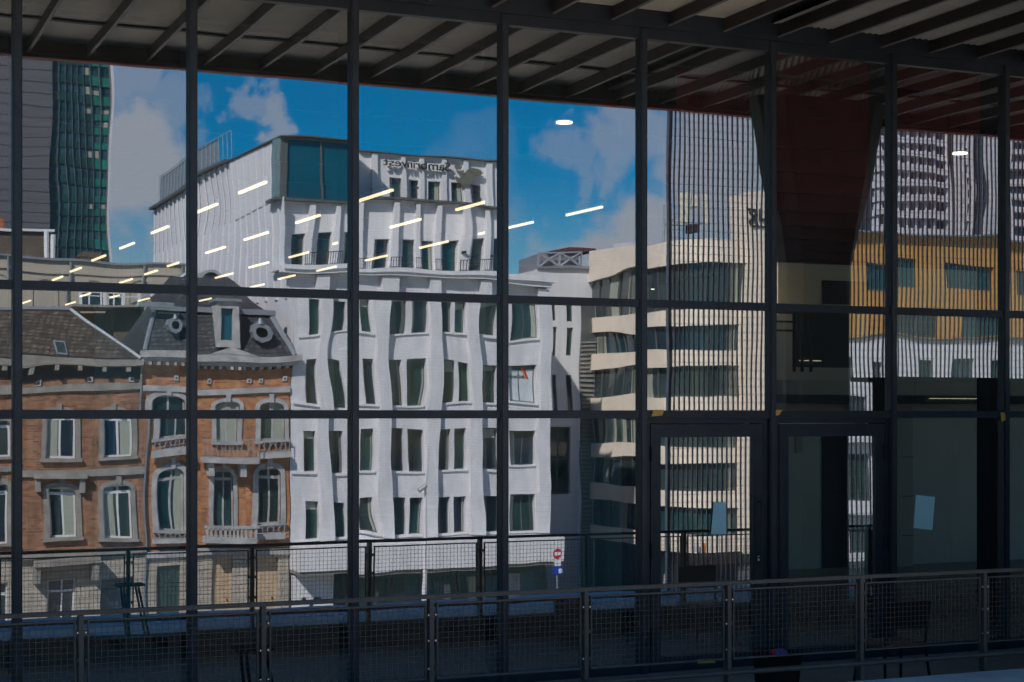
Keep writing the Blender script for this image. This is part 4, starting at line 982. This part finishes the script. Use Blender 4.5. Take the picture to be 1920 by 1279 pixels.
# rooftop antennas and units
an = thing('antenna_mast', (X(1298), D - 86, Z(448)), 'mast with upright white antenna panels on the cream roof', 'antenna')
tube('mast', an, (X(1298), D - 86, Z(448)), (X(1298), D - 86, Z(372)), .09, galv, 8)
for p, t0, t1, w_ in ((1274, 362, 425, 6), (1287, 360, 420, 7), (1319, 362, 424, 7), (1301, 366, 388, 12)):
    q = box('antenna_panel', an, PX(p - w_ / 2, 86), PX(p + w_ / 2, 86), D - 86.15, D - 85.9, PZ(t1, 1300, 86), PZ(t0, 1300, 86), mat('antenna_cream', (.80, .76, .62), .5))
    tube('arm', an, (X(1298), D - 86, PZ(428 if p != 1300 else 390, 1300, 86)), (PX(p, 86), D - 86, PZ(min(t1, 422), 1300, 86)), .05, galv, 6)
box('equipment', an, PX(1291, 86), PX(1303, 86), D - 86.4, D - 85.8, PZ(438, 1300, 86), PZ(424, 1300, 86), iron)
ru = thing('roof_unit', (XW + 3, D - 90, Z(448)), 'pale ventilation unit on the cream roof edge', 'ventilation unit')
box('casing', ru, PX(1162, 92), PX(1196, 92), D - 93, D - 90.5, Z(448), Z(430), aptwhite); box('grille', ru, PX(1165, 92), PX(1178, 92), D - 90.499, D - 90.45, Z(446), Z(436), greyf)

# ---------- ochre and white building at the right
r_ = B('ochre_building', 82, 1720, 'building with ochre upper storeys over white lower storeys seen through the bar screen', 'apartment building', 1580, 1960)
X, Z, y, P = r_.X, r_.Z, r_.y, r_.o
xl, xr = X(1562), X(2060)
ho = [(X(1617), X(1716), Z(545), Z(490)), (X(1766), X(1860), Z(545), Z(493)), (X(1905), X(1990), Z(545), Z(493)), (X(1674), X(1754), Z(635), Z(590)), (X(1790), X(1880), Z(635), Z(590)), (X(1920), X(2010), Z(635), Z(590))]
grid_wall('ochre_wall', P, xl, xr, Z(637), Z(442), y + .12, .5, ho, ochre)
for h in ho: window(P, *h, y + .12, greyf, pane_m, 2, 0, .06, .25)
wh = [(1580, 1606, 674, 713), (1716, 1746, 676, 713), (1782, 1816, 676, 713), (1852, 1884, 678, 713), (1582, 1625, 744, 800), (1592, 1628, 850, 935), (1700, 1740, 850, 935), (1780, 1815, 850, 935), (1590, 1630, 985, 1030), (1648, 1662, 676, 713)]
hw_ = [(X(q[0]), X(q[1]), Z(q[3]), Z(q[2])) for q in wh]
grid_wall('white_wall', P, xl, xr, GZ, Z(637) - .003, y, .45, hw_, white_p)
for h in hw_: window(P, *h, y, greyf, pane_m, 1, 0, .06, .2, (0, .2) if rn.random() < .3 else None)
bL('core', P, xl + .02, xr - .02, 82.55, 95, GZ, Z(444), white_p)
box('cornice', P, xl, xr, y + .002, y + .16, Z(641), Z(638), greyf)
box('coping', P, xl - .05, xr, y - .4, y + .6, Z(442) + .003, Z(439), lead)
for pa in (828, 960, 1045): box('balcony_slab', P, X(1575), X(1700), y + .002, y + .5, Z(pa + 5), Z(pa), greyf)
box('ground_shop', P, X(1580), X(1760), y + .003, y + .06, GZ, Z(1058), pane_m)

# ---------- apartment tower behind it
t_ = B('apartment_tower', 122, 1760, 'tall apartment tower with white balcony bands behind the ochre building', 'tower', 1640, 1960)
X, Z, y, P = t_.X, t_.Z, t_.y, t_.o
bL('core', P, X(1636), X(2060), 122.6, 140, GZ, Z(60), aptdark)
fl = 0
for k in range(14):
    zb = Z(470 - 28 * k); zt_ = zb + (Z(458) - Z(470))
    for pa, pb in ((1636, 1742), (1744, 1774), (1806, 1814), (1848, 1884), (1900, 1960)):
        o = box('balcony_front', P, X(pa), X(pb), y + .002 - .6, y + .15 + (.5 if pa in (1636,) else 0), zb, zt_ if pa != 1848 else zt_ + .8, aptwhite)
        if pa in (1636, 1848, 1900): box('window', P, X(pa + 6), X(pb - 8), y - .59, y - .55, zt_ + .1, zt_ + .6, pane_b)
for pa in (1639, 1651, 1665, 1681, 1697, 1713, 1730, 1743, 1774, 1795, 1806, 1815, 1848, 1884, 1900): box('pier', P, X(pa), X(pa + (4 if pa % 2 else 3)), y - .6, y + .25, GZ, Z(62), aptwhite)

# ---------- dark tower with green glass, far left
h_ = B('green_glass_tower', 140, 120, 'dark tower with green glass panels and blank grey flank', 'tower', -60, 208)
X, Z, y, P = h_.X, h_.Z, h_.y, h_.o
bL('core', P, X(92), X(208), 140.3, 165, GZ, Z(-90), towerglass)
bL('flank', P, X(-160), X(92) - .01, 139.8, 165, GZ, Z(-90), towercon)
for k in range(24): box('flank_joint', P, X(-160), X(92) - .02, y + .2005, y + .23, Z(500 - 20 * k), Z(500 - 20 * k) + .05, greyf)
bL('edge_pier', P, X(206), X(209), 139.7, 141, GZ, Z(-90), aptwhite)
for k in range(20):
    zb = Z(496 - 31 * k)
    for j in range(8):
        pa = 93 + 14 * j
        box('green_panel', P, X(pa), X(pa + 13), y - .29, y - .2, zb, zb + Z(484) - Z(498), towergreen if (j > 5) else (mat('dark_green_panel', (.012, .062, .062), .35, 0, .3, .5)))
        if j >= 5 and rn.random() < .3: box('blind', P, X(pa + 1), X(pa + 12), y - .29, y - .25, zb + Z(484) - Z(498) + .05, zb + Z(484) - Z(500) + rn.uniform(.3, .55), curtain)
for j in range(10): box('mullion', P, X(92 + 14 * j if j < 9 else 205), X(92.8 + 14 * j if j < 9 else 206), y - .19, y - .05, GZ, Z(-90), mullc)

# ---------- buildings behind the brick houses
g_ = B('beige_building', 96, 170, 'beige rendered building rising behind the brick roofs with white terrace posts', 'building', -60, 345)
X, Z, y, P = g_.X, g_.Z, g_.y, g_.o
bL('body', P, X(-150), X(345), 96, 108, GZ, Z(490), beige_m)
box('coping', P, X(-150), X(347), y - .4, y + .15, Z(490) + .003, Z(486), lead)
for pa in (-20, 60, 150, 240, 300):
    arch_surround('blind_arch', P, X(pa), X(pa + 46), Z(600), Z(545), Z(522) - Z(545), .18, y, .06, beige_m, back=.02)
for pa in (22, 128, 268, 338): tube('downpipe', P, (X(pa), y + .12, Z(600)), (X(pa), y + .12, Z(491)), .07, lead, 6)
box('band', P, X(-150), X(345), y + .002, y + .09, Z(512), Z(508), beige_m)
at = bL('attic', P, X(-150), X(98), 97, 106, Z(486) + .003, Z(436), brownd); box('attic_coping', P, X(-150), X(104), y - 1.6, y - .8, Z(436) + .003, Z(431), whitef)
for pa in (90, 101): tube('vent_pipe', P, (X(pa), y - .6, Z(488)), (X(pa), y - .6, Z(436 + (pa - 90) * .6)), .12, whitef, 8)
box('chimney_stack', P, X(153), X(194), y - 2.2, y - 1.0, Z(486) + .003, Z(479), beige_m); prism('chimney_cap', P, [(X(147), y - .8, Z(479)), (X(206), y - .8, Z(479)), (X(192), y - .8, Z(471)), (X(157), y - .8, Z(471))], (0, -1.6, 0), brownd)
box('chimney_pot', P, X(3), X(20), y - 2.2, y - 1.2, Z(431), Z(411), chimb)
box('terrace_slab', P, X(118), X(262), y + .16, y + 4, Z(584), Z(580), stoneA)
for pa in (131, 172, 203, 233): box('terrace_post', P, X(pa), X(pa + 5), y + 3.6, y + 3.75, Z(580) + .002, Z(545), whitef)
box('terrace_rail', P, X(130), X(238), y + 3.62, y + 3.72, Z(564), Z(562), whitef)
window(P, X(146), X(232), Z(579), Z(546), y + .1, whitef, pane_m, 3, 0, .08, .05)
bL('side_block', P, X(196), X(250), 93, 95.8, GZ, Z(582), brownd)
0 and tube('dormer_shell', P, (X(392), y + 1, Z(548)), (X(392), y - 6, Z(548)), X(412) - X(392), beige_m, 20)

gr_ = B('gabled_house', 90, 350, 'house with pale grey lead gable rising behind the slate mansard', 'house', 285, 420)
X, Z, y, P = gr_.X, gr_.Z, gr_.y, gr_.o
bL('body', P, X(282), X(352), 90, 99, GZ, Z(560), beige_m)
prism('gable', P, [(X(278), y + .2, Z(560) + .003), (X(412), y + .2, Z(560) + .003), (X(362), y + .2, Z(503))], (0, -6, 0), lead)
for p0, p1 in (((278, 560), (362, 502)), ((362, 502), (412, 560))): tube('verge', P, (X(p0[0]), y + .28, Z(p0[1])), (X(p1[0]), y + .28, Z(p1[1])), .13, galv, 6)
arch_surround('arched_dormer', P, X(378), X(408), Z(560), Z(528), Z(510) - Z(528), .16, y + .9, .05, galv, back=3.0)
box('dormer_infill', P, X(378), X(408), y + .3, y + .6, Z(560), Z(516), lead)
# ---------- street lamp column with camera, road sign
LP = 62; yl = D - LP
lp = thing('camera_pole', (PX(800, LP), yl, -9), 'slim white pole carrying a camera before the white office', 'pole')
tube('pole', lp, (PX(800, LP), yl, -9), (PX(802, LP), yl, PZ(838, 800, LP)), .13, aptwhite, 12, .035)
cmx = PX(796, LP); tube('camera', lp, (cmx - .25, yl + .15, PZ(918, 800, LP)), (cmx + .1, yl + .15, PZ(907, 800, LP)), .11, galv, 10); box('arm', lp, cmx, PX(802, LP), yl - .03, yl + .03, PZ(913, 800, LP), PZ(911, 800, LP), galv)
LR = 74; yr_ = D - LR; xx = PX(1043, LR)
rs = thing('road_sign', (xx, yr_, -8.86), 'no entry disc above a white and a blue plate on a thin post', 'sign')
tube('post', rs, (xx, yr_, -8.86), (xx, yr_, PZ(1036, 1043, LR)), .04, galv, 8)
rad = PX(1050.5, LR) - xx; zc = PZ(1042.5, 1043, LR)
d_ = tube('no_entry_disc', rs, (xx, yr_ + .05, zc), (xx, yr_ + .08, zc), rad, red_p, 24); box('white_bar', d_, xx - rad * .7, xx + rad * .7, yr_ + .081, yr_ + .09, zc - .07, zc + .07, white_s)
box('white_plate', rs, PX(1037.5, LR), PX(1050, LR), yr_ + .05, yr_ + .08, PZ(1061, 1043, LR), PZ(1050, 1043, LR), white_s)
q = box('blue_plate', rs, PX(1034, LR), PX(1054, LR), yr_ + .05, yr_ + .08, PZ(1076.5, 1043, LR), PZ(1062, 1043, LR), blue_p); tube('plate_mark', rs, (PX(1049, LR), yr_ + .081, PZ(1070, 1043, LR)), (PX(1049, LR), yr_ + .09, PZ(1070, 1043, LR)), .12, white_s, 14)
